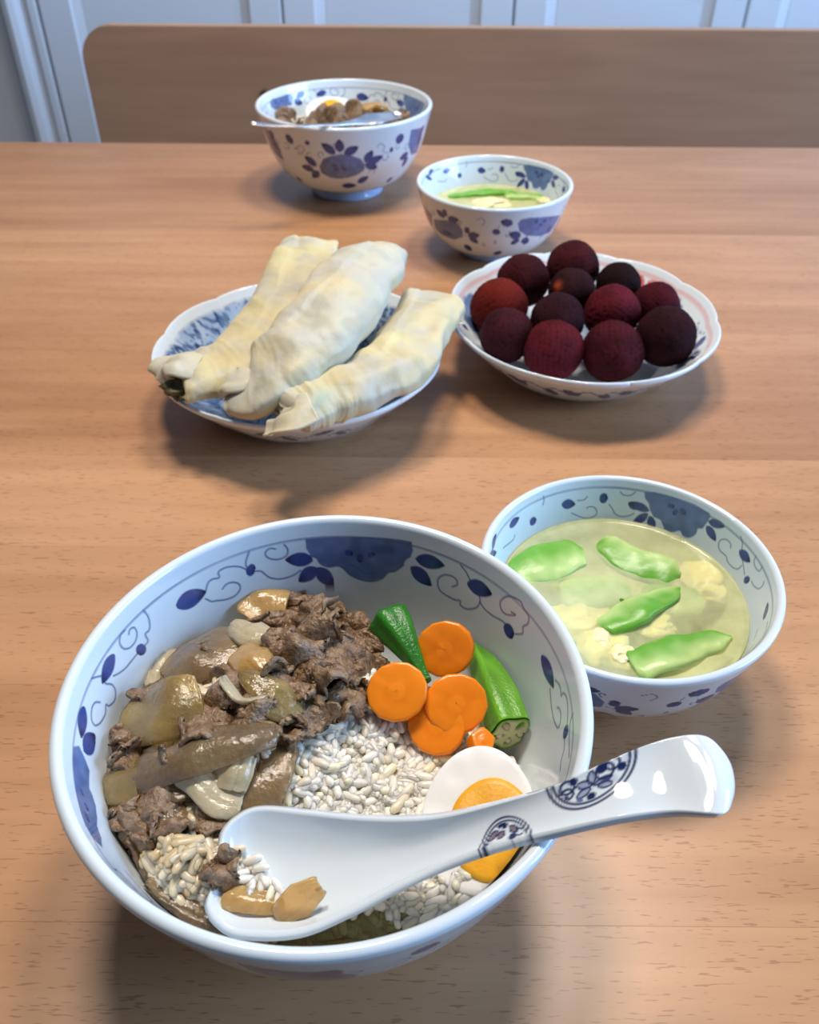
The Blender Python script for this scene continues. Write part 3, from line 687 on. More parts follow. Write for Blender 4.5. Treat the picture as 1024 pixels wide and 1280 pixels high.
def berry_plate_paint(TH, RR, side, out, col, R):
    v = (1 - RR) * R
    f = np.where(side, sstep((.85 - np.abs(v - 4.0)) / .5), 0) * .8
    col = col + f[:, None] * (RED * .9 + .12 - col)
    idx = np.where(side)[0]; c = col[idx]
    blue = [('blob', .45, [(152, 7), (160, 5.5), (168, 6.5), (177, 9), (180, 16), (173, 20), (166, 18), (158, 22), (150, 17)]),
            ('leaf', 5, [(148, 12), (140, 9)]), ('leaf', 5, [(147, 15), (141, 20)]), ('dot', 5, [(181, 8), (186, 10)]), ('leaf', 5, [(178, 20), (186, 22)]), ('line', .9, [(140, 14), (133, 11), (127, 14), (122, 12)]),
            ('dot', 4.5, [(20.5, 9), (24.5, 9)]), ('dot', 4.5, [(16.5, 11), (20.5, 11)]), ('dot', 4.5, [(21, 13), (25, 13)]), ('dot', 4, [(17, 14.5), (21, 14.5)]),
            ('leaf', 7, [(-22, 12), (-14, 7)]), ('leaf', 7, [(-25, 11), (-36, 8)]), ('line', 1, [(-12, 7), (-5, 9), (0, 8)]), ('blob', .5, [(-44, 7), (-36, 12), (-40, 18), (-50, 18)])]
    paint(TH[idx], v[idx], blue, R * math.pi / 180, c, .5)
    reds = [[(56, 9), (52, 6.5), (48, 7), (46, 11), (49, 14), (52, 12), (50, 9)], [(44, 7), (40, 7), (38, 11), (41, 15), (44, 12), (42, 9)],
            [(54, 15), (51, 18), (47, 17), (45, 20)], [(38, 15), (41, 19), (45, 17)], [(36, 8), (34, 12), (36, 17)], [(58, 8), (62, 7), (66, 8.5), (64, 11)], [(48, 21), (52, 24), (43, 24), (40, 20)], [(57, 12), (60, 15), (56, 17)]]
    for p in reds:
        cc = c.copy(); pts = np.array(p, float); tc = pts[0, 0]
        U = ((TH[idx] - tc + 180) % 360 - 180) * R * math.pi / 180
        q = spline(np.c_[(pts[:, 0] - tc) * R * math.pi / 180, pts[:, 1]], 30)
        near = np.where((np.abs(U) < 40) & (v[idx] < 32))[0]
        cv = sstep((1.5 - seg_dist(U[near], v[idx][near], q)) / .6)
        c[near] += (cv * .92)[:, None] * (RED - c[near])
    col[idx] = c
    els = [('line', 2.2, [(a, 11), (a + 5, 7), (a + 11, 12), (a + 16, 8), (a + 22, 12)]) for a in range(0, 360, 26)] + [('leaf', 9, [(a + 20, 8), (a + 28, 15)]) for a in range(0, 360, 26)] + [('leaf', 9, [(a + 11, 12), (a + 18, 18)]) for a in range(0, 360, 26)] + [('leaf', 5, [(a + 3, 10), (a - 3, 14)]) for a in range(0, 360, 26)]
    idx = np.where(out)[0]; c = col[idx]; paint(TH[idx], v[idx], els, R * math.pi / 180, c, .6); col[idx] = c
    return col
PH = .036
PLR = dict(c=(-.0649, .4478), rx=.0823, ry=.0829)
PLB = dict(c=(.1065, .4937), rx=.0820, ry=.0855)
roll_plate = plate('roll_plate', PLR['c'], PLR['rx'], PLR['ry'], PH, 10, 8, arabesque, 'blue patterned scalloped plate holding the three pale pancake rolls')
berry_plate = plate('berry_plate', PLB['c'], PLB['rx'], PLB['ry'], PH, 10, 8, berry_plate_paint, 'white scalloped plate with a thin red rim line holding dark berries')
def plate_z(c, rx, ry, x, y):
    s = np.hypot((x - c[0]) / rx, (y - c[1]) / ry)
    return .0080 + (PH - .0080) * np.clip((s - .64) / .36, 0, 1) ** 1.12

# ------------------------------------------------------------------ food in the foreground bowl
def hA(x, y):
    """height of the rice and meat heap in the near bowl"""
    x = np.asarray(x, float) - A0[0]; y = np.asarray(y, float) - A0[1]
    h = .0435 + .017 * np.exp(-((x + .022) ** 2 + (y - .012) ** 2) / (2 * .026 ** 2)) + .008 * np.exp(-((x + .045) ** 2 + (y + .015) ** 2) / (2 * .022 ** 2))
    h = h - .010 * sstep((x - .015) / .05) * sstep((y + .005) / .03) + .004 * sstep((x - .01) / .04) * sstep((-y) / .03)
    return h
def hR(x, y):
    """the rice itself: it falls away behind the okra and the beef, where the bowl wall shows"""
    lx = np.asarray(x, float) - A0[0]; ly = np.asarray(y, float) - A0[1]
    back = sstep((ly - .020 + .35 * np.maximum(lx, 0) * 0 ) / .030) + sstep((lx * .80 + ly * .60 - .036) / .018) * sstep((ly + .012) / .02) + sstep((-.80 * lx + .6 * ly - .042) / .016) * sstep((ly + .01) / .02)
    tip = at(240, 1082, .057); lx2 = np.asarray(x, float) - tip[0]; ly2 = np.asarray(y, float) - tip[1]
    return hA(x, y) - .016 * np.clip(back, 0, 1) - .0015 + .0125 * np.exp(-(lx2 ** 2 + ly2 ** 2) / (2 * .0098 ** 2)) - .0065 * np.exp(-(((lx - .004) / .026) ** 2 + ((ly + .066) / .013) ** 2))
def hC(x, y):
    x = np.asarray(x, float) - C0[0]; y = np.asarray(y, float) - C0[1]
    return .050 + .006 * np.exp(-(x ** 2 + y ** 2) / (2 * .03 ** 2))
def on(px, py, off=0., hf=hA):
    z = .05
    for _ in range(40):
        P = at(px, py, z); z = .5 * z + .5 * (float(hf(P[0], P[1])) + off)
    return at(px, py, z)

def grain_mesh(n, hf, c, rfun, rmax, seed, stain=None, layers=.0035, size=1.0, lump=.0036):
    g = np.random.default_rng(seed)
    nu, nv = 7, 7
    t = np.linspace(0, np.pi, nv); a = np.linspace(0, 2 * np.pi, nu, endpoint=False)
    prof = np.sin(t) ** .5
    base = np.stack([np.repeat(-np.cos(t)[:, None], nu, 1), prof[:, None] * np.cos(a), prof[:, None] * np.sin(a)], -1)
    F = gridF(nv, nu, cv=True)
    # Poisson-like scatter
    pts = []; 
    ang = g.uniform(0, 2 * np.pi, n * 3); rad = rmax * np.sqrt(g.uniform(0, 1, n * 3))
    X = c[0] + rad * np.cos(ang); Y = c[1] + rad * np.sin(ang)
    ln = (perlin(np.c_[X * 95, Y * 95, X * 0 + seed]) + .5 * perlin(np.c_[X * 210, Y * 210, X * 0 + seed])) * lump
    Z = hf(X, Y) + ln + g.uniform(-layers, .0005, len(X))
    gap = np.array([rfun(z) - math.hypot(x - c[0], y - c[1]) for x, y, z in zip(X, Y, Z)]); ok = gap > .0031
    X, Y, Z, gap = X[ok][:n], Y[ok][:n], Z[ok][:n], gap[ok][:n]; n = len(X)
    L = g.uniform(.0031, .0043, n) * size; W = g.uniform(.00115, .00145, n) * size
    yaw = g.uniform(0, 2 * np.pi, n); yaw = np.where(gap < .0062, np.arctan2(Y - c[1], X - c[0]) + np.pi / 2, yaw); pit = np.where(gap < .0062, 0, g.normal(0, .27, n))
    d = np.stack([np.cos(yaw) * np.cos(pit), np.sin(yaw) * np.cos(pit), np.sin(pit)], -1)
    e = unit(np.cross(d, np.array([0, 0, 1.]))); f = np.cross(d, e)
    bend = g.uniform(-.35, .35, n)
    V = (np.stack([X, Y, Z], -1)[:, None, None] + d[:, None, None] * (base[None, ..., :1] * L[:, None, None, None])
         + e[:, None, None] * ((base[None, ..., 1:2] + bend[:, None, None, None] * base[None, ..., :1] ** 2) * W[:, None, None, None]) + f[:, None, None] * (base[None, ..., 2:3] * W[:, None, None, None]))
    Fa = (F[None] + (np.arange(n) * nu * nv)[:, None, None]).reshape(-1, 4)
    colr = np.array([.95, .905, .80])[None] * g.uniform(.86, 1.06, (n, 1)); yl = g.uniform(0, 1, n)
    colr = colr * (1 - .25 * (yl > .8)[:, None] * np.array([0, .08, .6]))
    if stain is not None:
        s = np.clip(stain(X, Y) + g.normal(0, .12, n), 0, 1)[:, None]
        colr = colr * (1 - s) + np.array([.60, .45, .24]) * s
    return V.reshape(-1, 3), Fa, np.repeat(colr, nu * nv, 0)
def bed_mesh(hf, c, rfun, drop, zlow):
    nr, nc = 26, 72; T = np.linspace(0, 2 * np.pi, nc, endpoint=False); V = []
    for j in range(nr):
        f = (j + .02) / (nr - 1 + .02)
        for t in T:
            rr = .07
            for _ in range(12):
                x, y = c[0] + f * rr * math.cos(t), c[1] + f * rr * math.sin(t)
                z = float(hf(x, y)) - drop; rr = rfun(max(z, .012)) - .0006
            V.append((c[0] + f * rr * math.cos(t), c[1] + f * rr * math.sin(t), z))
    top = np.array(V).reshape(nr, nc, 3); rows = [top]
    for z in np.linspace(1, 0, 5)[1:]:
        last = top[-1].copy(); zz = zlow + (last[:, 2] - zlow) * z
        rr = np.array([rfun(q) - .0006 for q in zz]); last = np.stack([c[0] + rr * np.cos(T), c[1] + rr * np.sin(T), zz], -1); rows.append(last[None])
    rows.append((np.array([c[0], c[1], zlow]) + (rows[-1][0] - np.array([c[0], c[1], zlow])) * .02)[None])
    G = np.concatenate(rows, 0)
    return G.reshape(-1, 3), gridF(G.shape[0], nc, cv=True)
def stainA(X, Y):
    x = X - A0[0]; y = Y - A0[1]
    s = .6 * np.exp(-((x + .035) ** 2 + (y - .012) ** 2) / (2 * .027 ** 2)) + .55 * np.exp(-((x + .048) ** 2 + (y + .03) ** 2) / (2 * .016 ** 2))
    tp = at(232, 1085, .057); s = s + .42 * np.exp(-((X - tp[0]) ** 2 + (Y - tp[1]) ** 2) / (2 * .014 ** 2))
    return s + .8 * np.exp(-((x - .004) ** 2 / (2 * .022 ** 2) + (y + .062) ** 2 / (2 * .010 ** 2)))
rA = lambda z: r_at(INN_A, z)
V, F, c = grain_mesh(4600, hR, A0, rA, .070, 11, stainA, .0022, 1.18)
V2, F2 = bed_mesh(hR, A0, rA, .0004, .0145)
s2 = np.clip(stainA(V2[:, 0], V2[:, 1]), 0, 1)[:, None]; c2 = np.array([.80, .77, .66]) * (1 - s2) + np.array([.36, .25, .12]) * s2
o = mesh('rice', np.r_[V2, V], np.r_[F2, F + len(V2)], M_RICE, col=np.r_[c2, c])
tag(o, 'white cooked rice filling the foreground bowl under the beef and egg', 'rice', kind='stuff')

# sauce pooled at the near wall of the bowl
zs = .0425; n = 60
T = np.linspace(math.radians(205), math.radians(338), n); V = []
for f in (.62, .80, .96, 1.0):
    rr = (rA(zs) - .0009) * f; V += [(A0[0] + rr * math.cos(t), A0[1] + rr * math.sin(t), zs + (.0006 if f == 1.0 else 0) - (.004 if f == .62 else 0)) for t in T]
tag(mesh('brown_sauce', V, gridF(4, n), M_SAUCE), 'thin brown sauce pooled among the rice at the near wall of the bowl', 'sauce', kind='stuff')

def crumple(seed, L, W, fold=.28, nu=34, nv=24, rough=1.0):
    """a thin slice of meat, folded and frilled; local mesh about the origin"""
    g = np.random.default_rng(seed); o = g.uniform(0, 50, 3)
    u = np.linspace(-1, 1, nu)[:, None] * np.ones(nv); v = np.linspace(-1, 1, nv) * np.ones((nu, 1))
    x = u * np.sqrt(1 - .42 * v ** 2); y = v * np.sqrt(1 - .42 * u ** 2)
    P = np.stack([x, y, 0 * x], -1)
    edge = np.maximum(np.abs(u), np.abs(v))[..., None]
    P = P + vnoise(P * 2.2 + o) * .28 * edge + vnoise(P * 7 + o) * .06 * edge
    k1, k2 = g.uniform(2.2, 4.0), g.uniform(1.5, 3.0); ph = g.uniform(0, 6, 2)
    z = fold * (np.sin(k1 * P[..., 0] + ph[0] + 1.2 * P[..., 1]) + .7 * np.sin(k2 * P[..., 1] * 1.6 + ph[1] + .8 * P[..., 0]))
    P[..., 2] += z - .22 * (P[..., 0] ** 2 + P[..., 1] ** 2)
    P[..., 0] *= .80; P[..., 1] *= .80
    P = P + rough * (vnoise(P * 1.5 + o + 9) * .24 + vnoise(P * 3.4 + o + 5) * .075 + vnoise(P * 9 + o) * .028 * (.3 + edge))
    S = np.array([L / 2, W / 2, (L + W) / 4])
    return (P * S).reshape(-1, 3), gridF(nu, nv)
def place(o, P, normal=(0, 0, 1), spin=0.):
    n = Vector(normal).normalized(); q = Vector((0, 0, 1)).rotation_difference(n)
    o.rotation_mode = 'QUATERNION'; o.rotation_quaternion = q @ Euler((0, 0, spin)).to_quaternion(); o.location = P
    return o
# px, py, length mm, width mm, spin deg, lift mm
BEEF = [(385, 742, 19, 12, 20, 1.5), (365, 738, 13, 9, 80, 2.0), (408, 765, 22, 15, -25, 1.5), (378, 772, 22, 14, 35, 2.5), (432, 788, 20, 16, -40, 1.5),
        (350, 790, 18, 13, 15, 2.5), (392, 800, 24, 17, 60, 4), (445, 820, 21, 16, -60, 1.5), (415, 822, 24, 18, -15, 4), (365, 818, 22, 16, 25, 4.5),
        (338, 822, 18, 14, 70, 3), (390, 845, 22, 18, 10, 4), (440, 850, 18, 15, 30, 1), (412, 862, 20, 15, -30, 2.5), (352, 852, 20, 15, -20, 3.5), (320, 850, 19, 14, 45, 2.5),
        (372, 880, 18, 13, 15, 2), (288, 862, 20, 15, -10, 1.5), (300, 890, 22, 15, 30, 2), (265, 893, 20, 16, 75, 1.5), (335, 895, 20, 14, -35, 2.2), (235, 838, 18, 14, 40, 0),
        (215, 875, 18, 14, 10, 0), (165, 920, 20, 16, 60, 0), (150, 938, 16, 12, 100, .5), (195, 930, 22, 15, 20, .5), (240, 920, 22, 14, 25, 1), (275, 925, 20, 14, 10, 1),
        (150, 1005, 18, 14, 40, 1.5), (180, 1015, 21, 15, -30, 2), (215, 1020, 20, 15, 15, 1.5), (195, 1045, 20, 13, -50, 1.5), (235, 1045, 16, 12, 60, 1), (160, 1035, 16, 12, -70, 1), (355, 915, 16, 11, 10, .5)]
BEEF_LABEL = ['topmost small beef slice against the back wall of the near bowl',
    'small frilled beef scrap just left of the heap tip in the near bowl',
    'beef slice right below the heap tip by the back wall',
    'beef slice between the amber onion wedge and the heap tip',
    'beef slice touching the upper end of the dark okra pod',
    'beef slice between the whitish onion flake and the middle of the heap',
    'broad beef slice in the upper middle of the heap',
    'beef slice beside the lower half of the dark okra pod',
    'big folded beef slice at the centre right of the heap',
    'beef slice right of the amber onion piece in the heap',
    'small beef slice touching the amber onion piece',
    'wide beef slice at the very middle of the heap',
    'beef slice just left of the bright round carrot',
    'beef slice at the heap edge above the white rice',
    'beef slice above the tapering olive onion strip',
    'beef slice right behind the thin cream onion curl',
    'beef slice below the olive onion strip next to the rice',
    'beef slice under the large glossy onion slice',
    'beef slice left of the cream onion curl',
    'beef slice between the square onion and the long onion strip',
    'beef slice under the tip of the long onion strip',
    'beef slice at the back left wall beneath the glossy onion',
    'beef slice showing between the square and glossy onions',
    'beef slice at the left wall below the square onion',
    'small beef slice at far left between square onion and long strip',
    'beef slice just under the lower edge of the square onion',
    'beef slice half covered by the middle of the long onion strip',
    'beef slice under the right half of the long onion strip',
    'beef slice at far left below the short pale onion block',
    'dark beef slice in the centre of the lower left cluster',
    'beef slice at the right of the lower left cluster',
    'beef slice at the near side of the lower left cluster above the rice',
    'small beef slice beside the curved cream onion strip',
    'small beef slice at the near left wall above the loose rice',
    'narrow beef slice between the long onion tip and the white rice']
for k, (px, py, L, W, sp, lift) in enumerate(BEEF):
    V, F = crumple(100 + k, L * .00140, W * .00150, fold=.20 if k % 3 else .30)
    o = mesh('beef_slice', V, F, M_BEEF); solidify(o, .0016, 0)
    P = on(px, py, lift * .001 + .001); place(o, P, unit(np.array([0, 0, 1.]) + .35 * rng.normal(size=3)), math.radians(sp))
    tag(o, BEEF_LABEL[k], 'beef', 'beef slices heaped in the near bowl')

def strip(name, pts, widths, mat, curve=.35, thick=.0017, twist=0., parent=None, n=42, m=15, ridge=.00012, seed=0, hf=hA, roll=0., taper=(.82, .82), wave=0.):
    """a curved vegetable strip: pts = (px, py, lift mm) along its middle, widths in mm"""
    C = np.array([on(px, py, l * .001, hf) for px, py, l in pts])
    C = spline(C, n); Tn = unit(np.gradient(C, axis=0)); side = unit(np.cross(Tn, np.array([0, 0, 1.]))); up = np.cross(side, Tn)
    w = np.interp(np.linspace(0, 1, n), np.linspace(0, 1, len(widths)), widths) * .00122
    t = np.linspace(0, 1, n)
    w = w * np.minimum(1, np.minimum(taper[0] + (1 - taper[0]) * sstep(t / .10), taper[1] + (1 - taper[1]) * sstep((1 - t) / .10)))
    a = roll + twist * np.linspace(-1, 1, n)
    s2 = side * np.cos(a)[:, None] + up * np.sin(a)[:, None]; u2 = -side * np.sin(a)[:, None] + up * np.cos(a)[:, None]
    v = np.linspace(-1, 1, m)
    V = C[:, None] + s2[:, None] * (w[:, None] / 2 * v)[..., None] - u2[:, None] * (curve * w[:, None] / 2 * v ** 2)[..., None]
    rd = ridge * np.sin(v * 11 + 1)[None] + .0007 * perlin(np.stack([np.repeat(t[:, None] * 2.2 + seed, m, 1), np.repeat(v[None] * .8, n, 0), np.full((n, m), seed * 1.7)], -1))
    rd = rd + wave * np.sin(t * 9 + seed)[:, None]
    V = V + u2[:, None] * rd[..., None]
    V = V + vnoise(V * 75 + seed * 3.1) * .0016 + u2[:, None] * (.00016 * np.sin(v * 24 + seed)[None] + .0012)[..., None]
    o = mesh(name, V.reshape(-1, 3), gridF(n, m), mat, parent)
    return solidify(o, thick, 0)
def onion(label, pts, widths, mat=M_ONION, **k):
    return tag(strip('onion_slice', pts, widths, mat, **k), label, 'onion', 'cooked onion slices in the near bowl')
onion('wide square translucent onion slice at the left of the near bowl', [(160, 897, 4.5), (200, 890, 6.5), (252, 874, 5)], [17, 18, 18, 16], M_ONION, curve=.16, taper=(.95, .9), seed=1, roll=-.28)
onion('large glossy brown onion slice above the square one', [(210, 848, 3), (240, 820, 6), (285, 795, 5.5), (300, 790, 4)], [12, 19, 20, 15], M_ONION_GREY, curve=.35, seed=2, roll=.2)
onion('thin pale onion edge at the left end of the large glossy slice', [(196, 862, 1), (203, 832, 3), (222, 808, 2)], [6, 9, 7], M_ONION_PALE, curve=.3, seed=3)
onion('amber onion wedge at the back left of the beef heap', [(308, 778, 3), (330, 762, 5), (356, 762, 5)], [9, 14, 12], M_ONION_AMBER, curve=.3, seed=4, roll=-.4)
onion('whitish onion flake between the large glossy slice and the beef', [(292, 783, 6.5), (315, 790, 7.5), (338, 796, 6.5)], [6, 10, 5], M_ONION_PALE, curve=.35, seed=5)
onion('amber onion piece tucked under the whitish flake', [(302, 812, 4.5), (318, 822, 5.5), (334, 838, 4)], [10, 13, 8], M_ONION_AMBER, curve=.4, seed=6)
onion('thin cream onion curl in the middle of the beef', [(278, 852, 5.5), (284, 868, 5.5), (296, 880, 5.5), (314, 882, 6), (331, 876, 6)], [1.5, 3.5, 4.2, 3.6, 1.2], M_ONION_PALE, curve=.3, roll=.7, seed=7, thick=.0016)
onion('tapering olive onion strip running down beside the cream curl', [(300, 850, 6), (325, 860, 7), (348, 875, 7), (372, 893, 5)], [3, 8, 11, 6], M_ONION, curve=.3, seed=8, taper=(.3, .5))
onion('long grey translucent onion strip across the left of the near bowl', [(172, 972, 5), (215, 955, 7), (260, 938, 8), (305, 927, 8), (350, 915, 6.5)], [9, 10, 10.5, 9.5, 6], M_ONION_GREY, curve=.3, roll=-.2, seed=9, taper=(.8, .4), n=60)
onion('short pale onion block at the left end of the long strip', [(134, 978, 4), (155, 974, 5), (178, 970, 4.5)], [11, 12.5, 12], M_ONION, curve=.35, seed=10, taper=(.7, .9))
onion('whitish ribbed onion strip slanting below the long strip', [(228, 966, 4), (255, 982, 5), (280, 998, 5), (302, 1008, 4)], [7, 9, 9, 7], M_ONION_PALE, curve=.3, seed=11, ridge=.00022)
onion('short white onion strip hanging from the long strip', [(298, 945, 5.5), (293, 968, 6), (286, 992, 5)], [10, 10, 8], M_ONION_PALE, curve=.3, seed=12, ridge=.00022)
onion('wide limp brown onion slice under the spoon tip', [(358, 925, 1.5), (335, 960, 2.5), (308, 1000, 2.5), (285, 1045, 1)], [8, 14, 15, 11], M_ONION_GREY, curve=.3, seed=13)
onion('flat brown onion piece below the whitish ribbed strip', [(205, 985, 3), (225, 990, 3.5), (240, 985, 3)], [4, 6, 4], M_ONION_GREY, curve=.3, seed=14)
onion('curved cream onion strip beside the spoon tip', [(258, 998, 2.5), (252, 1015, 3), (256, 1035, 2.5), (268, 1052, 1.5)], [3, 4.5, 4.5, 3], M_ONION_PALE, curve=.4, roll=.5, seed=15)
onion('glossy brown onion slip among the lower left beef', [(200, 1000, 3), (215, 1018, 4.5), (238, 1042, 4)], [4, 7, 5], M_ONION_GREY, curve=.3, seed=16)
onion('brown onion slice lying along the near left wall of the bowl', [(183, 1110, 6), (222, 1136, 5.5), (260, 1157, 4.5), (290, 1168, 3)], [4, 5, 5, 3], M_ONION_GREY, curve=.2, seed=17)

# pale loose grains standing on the lower left and on the spoon are part of the rice; carrots, okra and egg on the right
def carrot(label, px, py, off, r, th, normal, spin, seed, sides=13, cut=None):
    g = np.random.default_rng(seed); n = 52; T = np.linspace(0, 2 * np.pi, n, endpoint=False)
    seg = 2 * np.pi / sides; rr = np.cos(seg / 2) / np.cos((T % seg) - seg / 2); rr = (rr * .8 + .2) * (1 + .03 * np.sin(2 * T + seed))
    rows = [(0.02, .04), (.25, .02), (.33, -.01), (.6, 0), (.9, 0), (.97, -.05), (1, -.14), (1.0, -.86), (.96, -.97), (.5, -1), (.02, -1)]
    V = np.array([[(f * r * k * math.cos(t), f * r * k * math.sin(t), (z + .5) * th) for k, t in zip(rr, T)] for f, z in rows])
    col = np.array([[(.93, .27, .010) if f > .42 else ((.90, .245, .008) if f > .3 else (.95, .28, .012)) for t in T] for f, z in rows])
    V[..., 2] += .0003 * perlin(V * 300 + seed)
    o = mesh('carrot_slice', V.reshape(-1, 3), gridF(len(rows), n, cv=True), M_CARROT, col=col)
    place(o, on(px, py, off), normal, spin); return tag(o, label, 'carrot', 'carrot slices in the near bowl')
vd = -viewdir(at(555, 860, .05))
carrot('bright round carrot slice nearest the beef', 497, 865, .011, .0099, .0048, unit(vd * .9 + np.array([-.10, -.1, .35])), .2, 1)
carrot('upper round carrot slice leaning between the two okra pods', 557, 811, .014, .0101, .0050, unit(vd * .8 + np.array([-.2, -.25, .15])), .5, 2)
carrot('middle round carrot slice overlapping the others', 570, 880, .013, .0102, .0045, unit(vd * .95 + np.array([.05, 0, .2])), .9, 3)
carrot('partly hidden carrot slice beneath the middle one', 546, 908, .006, .0095, .0045, unit(vd * .7 + np.array([-.1, -.1, .5])), .3, 4)
o = carrot('small angular carrot stub beside the cut okra end', 601, 929, .0075, .0045, .006, unit(np.array([.25, -.2, 1])), .3, 5, sides=5)

def okra(name, label, p0, p1, r_fun, cut, seed):
    a = np.array(p0); b = np.array(p1); n, m = 46, 60; ax = unit(b - a); s = unit(np.cross(ax, np.array([0, 0, 1.]))); u = np.cross(s, ax)
    T = np.linspace(0, 2 * np.pi, m, endpoint=False); rib = 1 + .075 * np.cos(5 * T + seed)
    V = []; col = []; L = np.linalg.norm(b - a)
    for j in range(n):
        t = j / (n - 1); c = a + (b - a) * t + np.array([0, 0, .0015]) * math.sin(math.pi * t)
        r = r_fun(t) * (1 + .02 * math.sin(9 * t + seed))
        V += [tuple(c + r * k * (s * math.cos(q) + u * math.sin(q))) for k, q in zip(rib, T)]
        shade = perlin(np.c_[np.cos(T) * 2, np.sin(T) * 2, T * 0 + 6 * t + seed]) * .25
        base = np.array([.115, .33, .022]) if cut else np.array([.022, .17, .012])
        col += [tuple(base * (1 + x) * (1.25 if k > 1.05 else 1)) for x, k in zip(shade, rib)]
    F = gridF(n, m, cv=True).tolist()
    F.append(list(range(m))[::-1]); F.append(list(range((n - 1) * m, n * m)))
    root = mesh(name, V, F, M_OKRA, col=col); tag(root, label, 'okra', 'okra pods in the near bowl')
    if cut:
        end = b + ax * .0004; re = r_fun(1.0) * .97; nr = 14; Vc = []; cc = []
        for j in range(nr):
            f = j / (nr - 1) + .001
            for k, q in zip(rib, T):
                cell = max(0, math.cos(5 * q + seed)) * math.exp(-((f - .55) / .2) ** 2)
                rr = re * f * k
                Vc.append(tuple(end + rr * (s * math.cos(q) + u * math.sin(q)) - ax * (.0018 * sstep(cell * 1.6)) + ax * .0003))
                w = np.array([.50, .52, .27]) if f < .86 else np.array([.16, .36, .05])
                cc.append(tuple(w * (1 - .75 * sstep(cell * 1.5)) if f < .86 else w))  # shade of the hollow seed pits is painted into the colour
        mesh('cut_face', Vc, gridF(nr, m, cv=True), M_OKRA_CUT, root, col=cc)
        for i in range(5):
            q = (2 * math.pi * i - seed) / 5
            if i == 2: continue
            P = end + re * .55 * (s * math.cos(q) + u * math.sin(q)) - ax * .0009
            bm = bmesh.new(); bmesh.ops.create_icosphere(bm, subdivisions=2, radius=.0014)
            for v_ in bm.verts: v_.co = Vector(P) + v_.co * (1 + .15 * math.sin(40000 * v_.co.x))
            bm_obj('seed', bm, M_SEED, root, True)
    return root
pA, pB = on(482, 768, .010), on(533, 852, .008)
okra('okra_pod', 'dark green okra pod leaning against the back wall', pA, pB, lambda t: .0074 * (min(1, .62 + 5 * t) if t < .08 else 1) * (1 - .72 * sstep((t - .1) / .9)), False, 1.0)
pA, pB = on(588, 792, .006), on(638, 915, .005)
okra('okra_pod', 'lighter green okra pod with a cut end showing seeds', pA, pB, lambda t: .0034 + .0040 * sstep(t / .8), True, .6)

# half boiled egg
def half_egg(name, label, P, normal, spin, a, b, depth, yoff, yr, scale=1):
    n = 72; T = np.linspace(0, 2 * np.pi, n, endpoint=False)
    shape = 1 - .06 * np.sin(T)
    rows = [(f, 0) for f in np.linspace(.02, .97, 16)] + [(.993, -.015), (1.0, -.05)] + [(math.cos(q), -.05 - .95 * math.sin(q)) for q in np.linspace(.08, 1.53, 14)]
    V = np.array([[(f * b * k * math.cos(t), f * a * math.sin(t), z * depth) for k, t in zip(shape, T)] for f, z in rows])
    V[:16, :, 2] += .00035 * perlin(V[:16] * 150)
    root = mesh(name, V.reshape(-1, 3), gridF(len(rows), n, cv=True), M_EGGW)
    place(root, P, normal, spin); tag(root, label, 'egg')
    rows = [(.02, .0011), (.5, .001), (.85, .0008), (.97, .0005), (1, -.0004), (.8, -.004), (.02, -.006)]
    Vy = np.array([[(yoff[0] + f * yr[0] * (1 + .02 * math.sin(3 * t)) * math.cos(t), yoff[1] + f * yr[1] * math.sin(t), z + .0002 * math.sin(5 * t) * f) for t in T] for f, z in rows])
    mesh('yolk', Vy.reshape(-1, 3), gridF(len(rows), n, cv=True), M_YOLK, root)
    return root
Pe = at(599, 1022, .0545); ve = -viewdir(Pe)
half_egg('half_egg', 'halved boiled egg with orange yolk partly under the white spoon', Pe, unit(ve * .62 + np.array([-.12, .0, .45])), -.12, .0215, .0172, .013, (.0040, -.0030), (.0126, .0150))

# ------------------------------------------------------------------ white soup spoon in the near bowl
ST = [  # far edge px, near edge px, z far, z near, dish depth mm
    ((271, 1070), (266, 1098), .0585, .0580, .8), ((281, 1041), (263, 1128), .0598, .0586, 3.5), ((299, 1021), (276, 1150), .0605, .0590, 6.0), ((325, 1011), (305, 1163), .0612, .0592, 8), ((380, 1016), (372, 1161), .0628, .0604, 8),
    ((440, 1023), (434, 1136), .0650, .0628, 7.5), ((500, 1026), (497, 1103), .0680, .0660, 6.5), ((553, 1022), (555, 1077), .0715, .0698, 4.0), ((615, 1007), (622, 1054), .0778, .0768, 2.4),
    ((690, 984), (702, 1035), .0858, .0850, 1.6), ((760, 951), (775, 1020), .0912, .0900, 1.4), ((818, 928), (836, 1013), .0940, .0920, 1.2), ((858, 919), (884, 1016), .0962, .0950, .3), ((884, 921), (905, 1017), .0960, .0950, -1.0), ((902, 936), (914, 1008), .0935, .0930, -1.6), ((908, 950), (914, 992), .0895, .0890, -1.4)]
fa = np.array([at(*s[0], s[2]) for s in ST]); ne = np.array([at(*s[1], s[3]) for s in ST]); dp = np.array([s[4] for s in ST]) * .001
nS, mS = 420, 56
fa2, ne2, dp2 = spline(fa, nS), spline(ne, nS), spline(dp[:, None], nS)[:, 0]
mid = (fa2 + ne2) / 2; axs = unit(np.gradient(mid, axis=0)); sd = unit(ne2 - fa2); nrm = unit(np.cross(axs, sd)); nrm = np.where(nrm[:, 2:] < 0, -nrm, nrm)
v = np.linspace(-1, 1, mS)
w = np.linalg.norm(ne2 - fa2, axis=1)
prof = 1 - np.abs(v) ** 2.6
SP = mid[:, None] + (sd * (w / 2)[:, None])[:, None] * v[None, :, None] - nrm[:, None] * (dp2[:, None] * prof[None])[..., None]
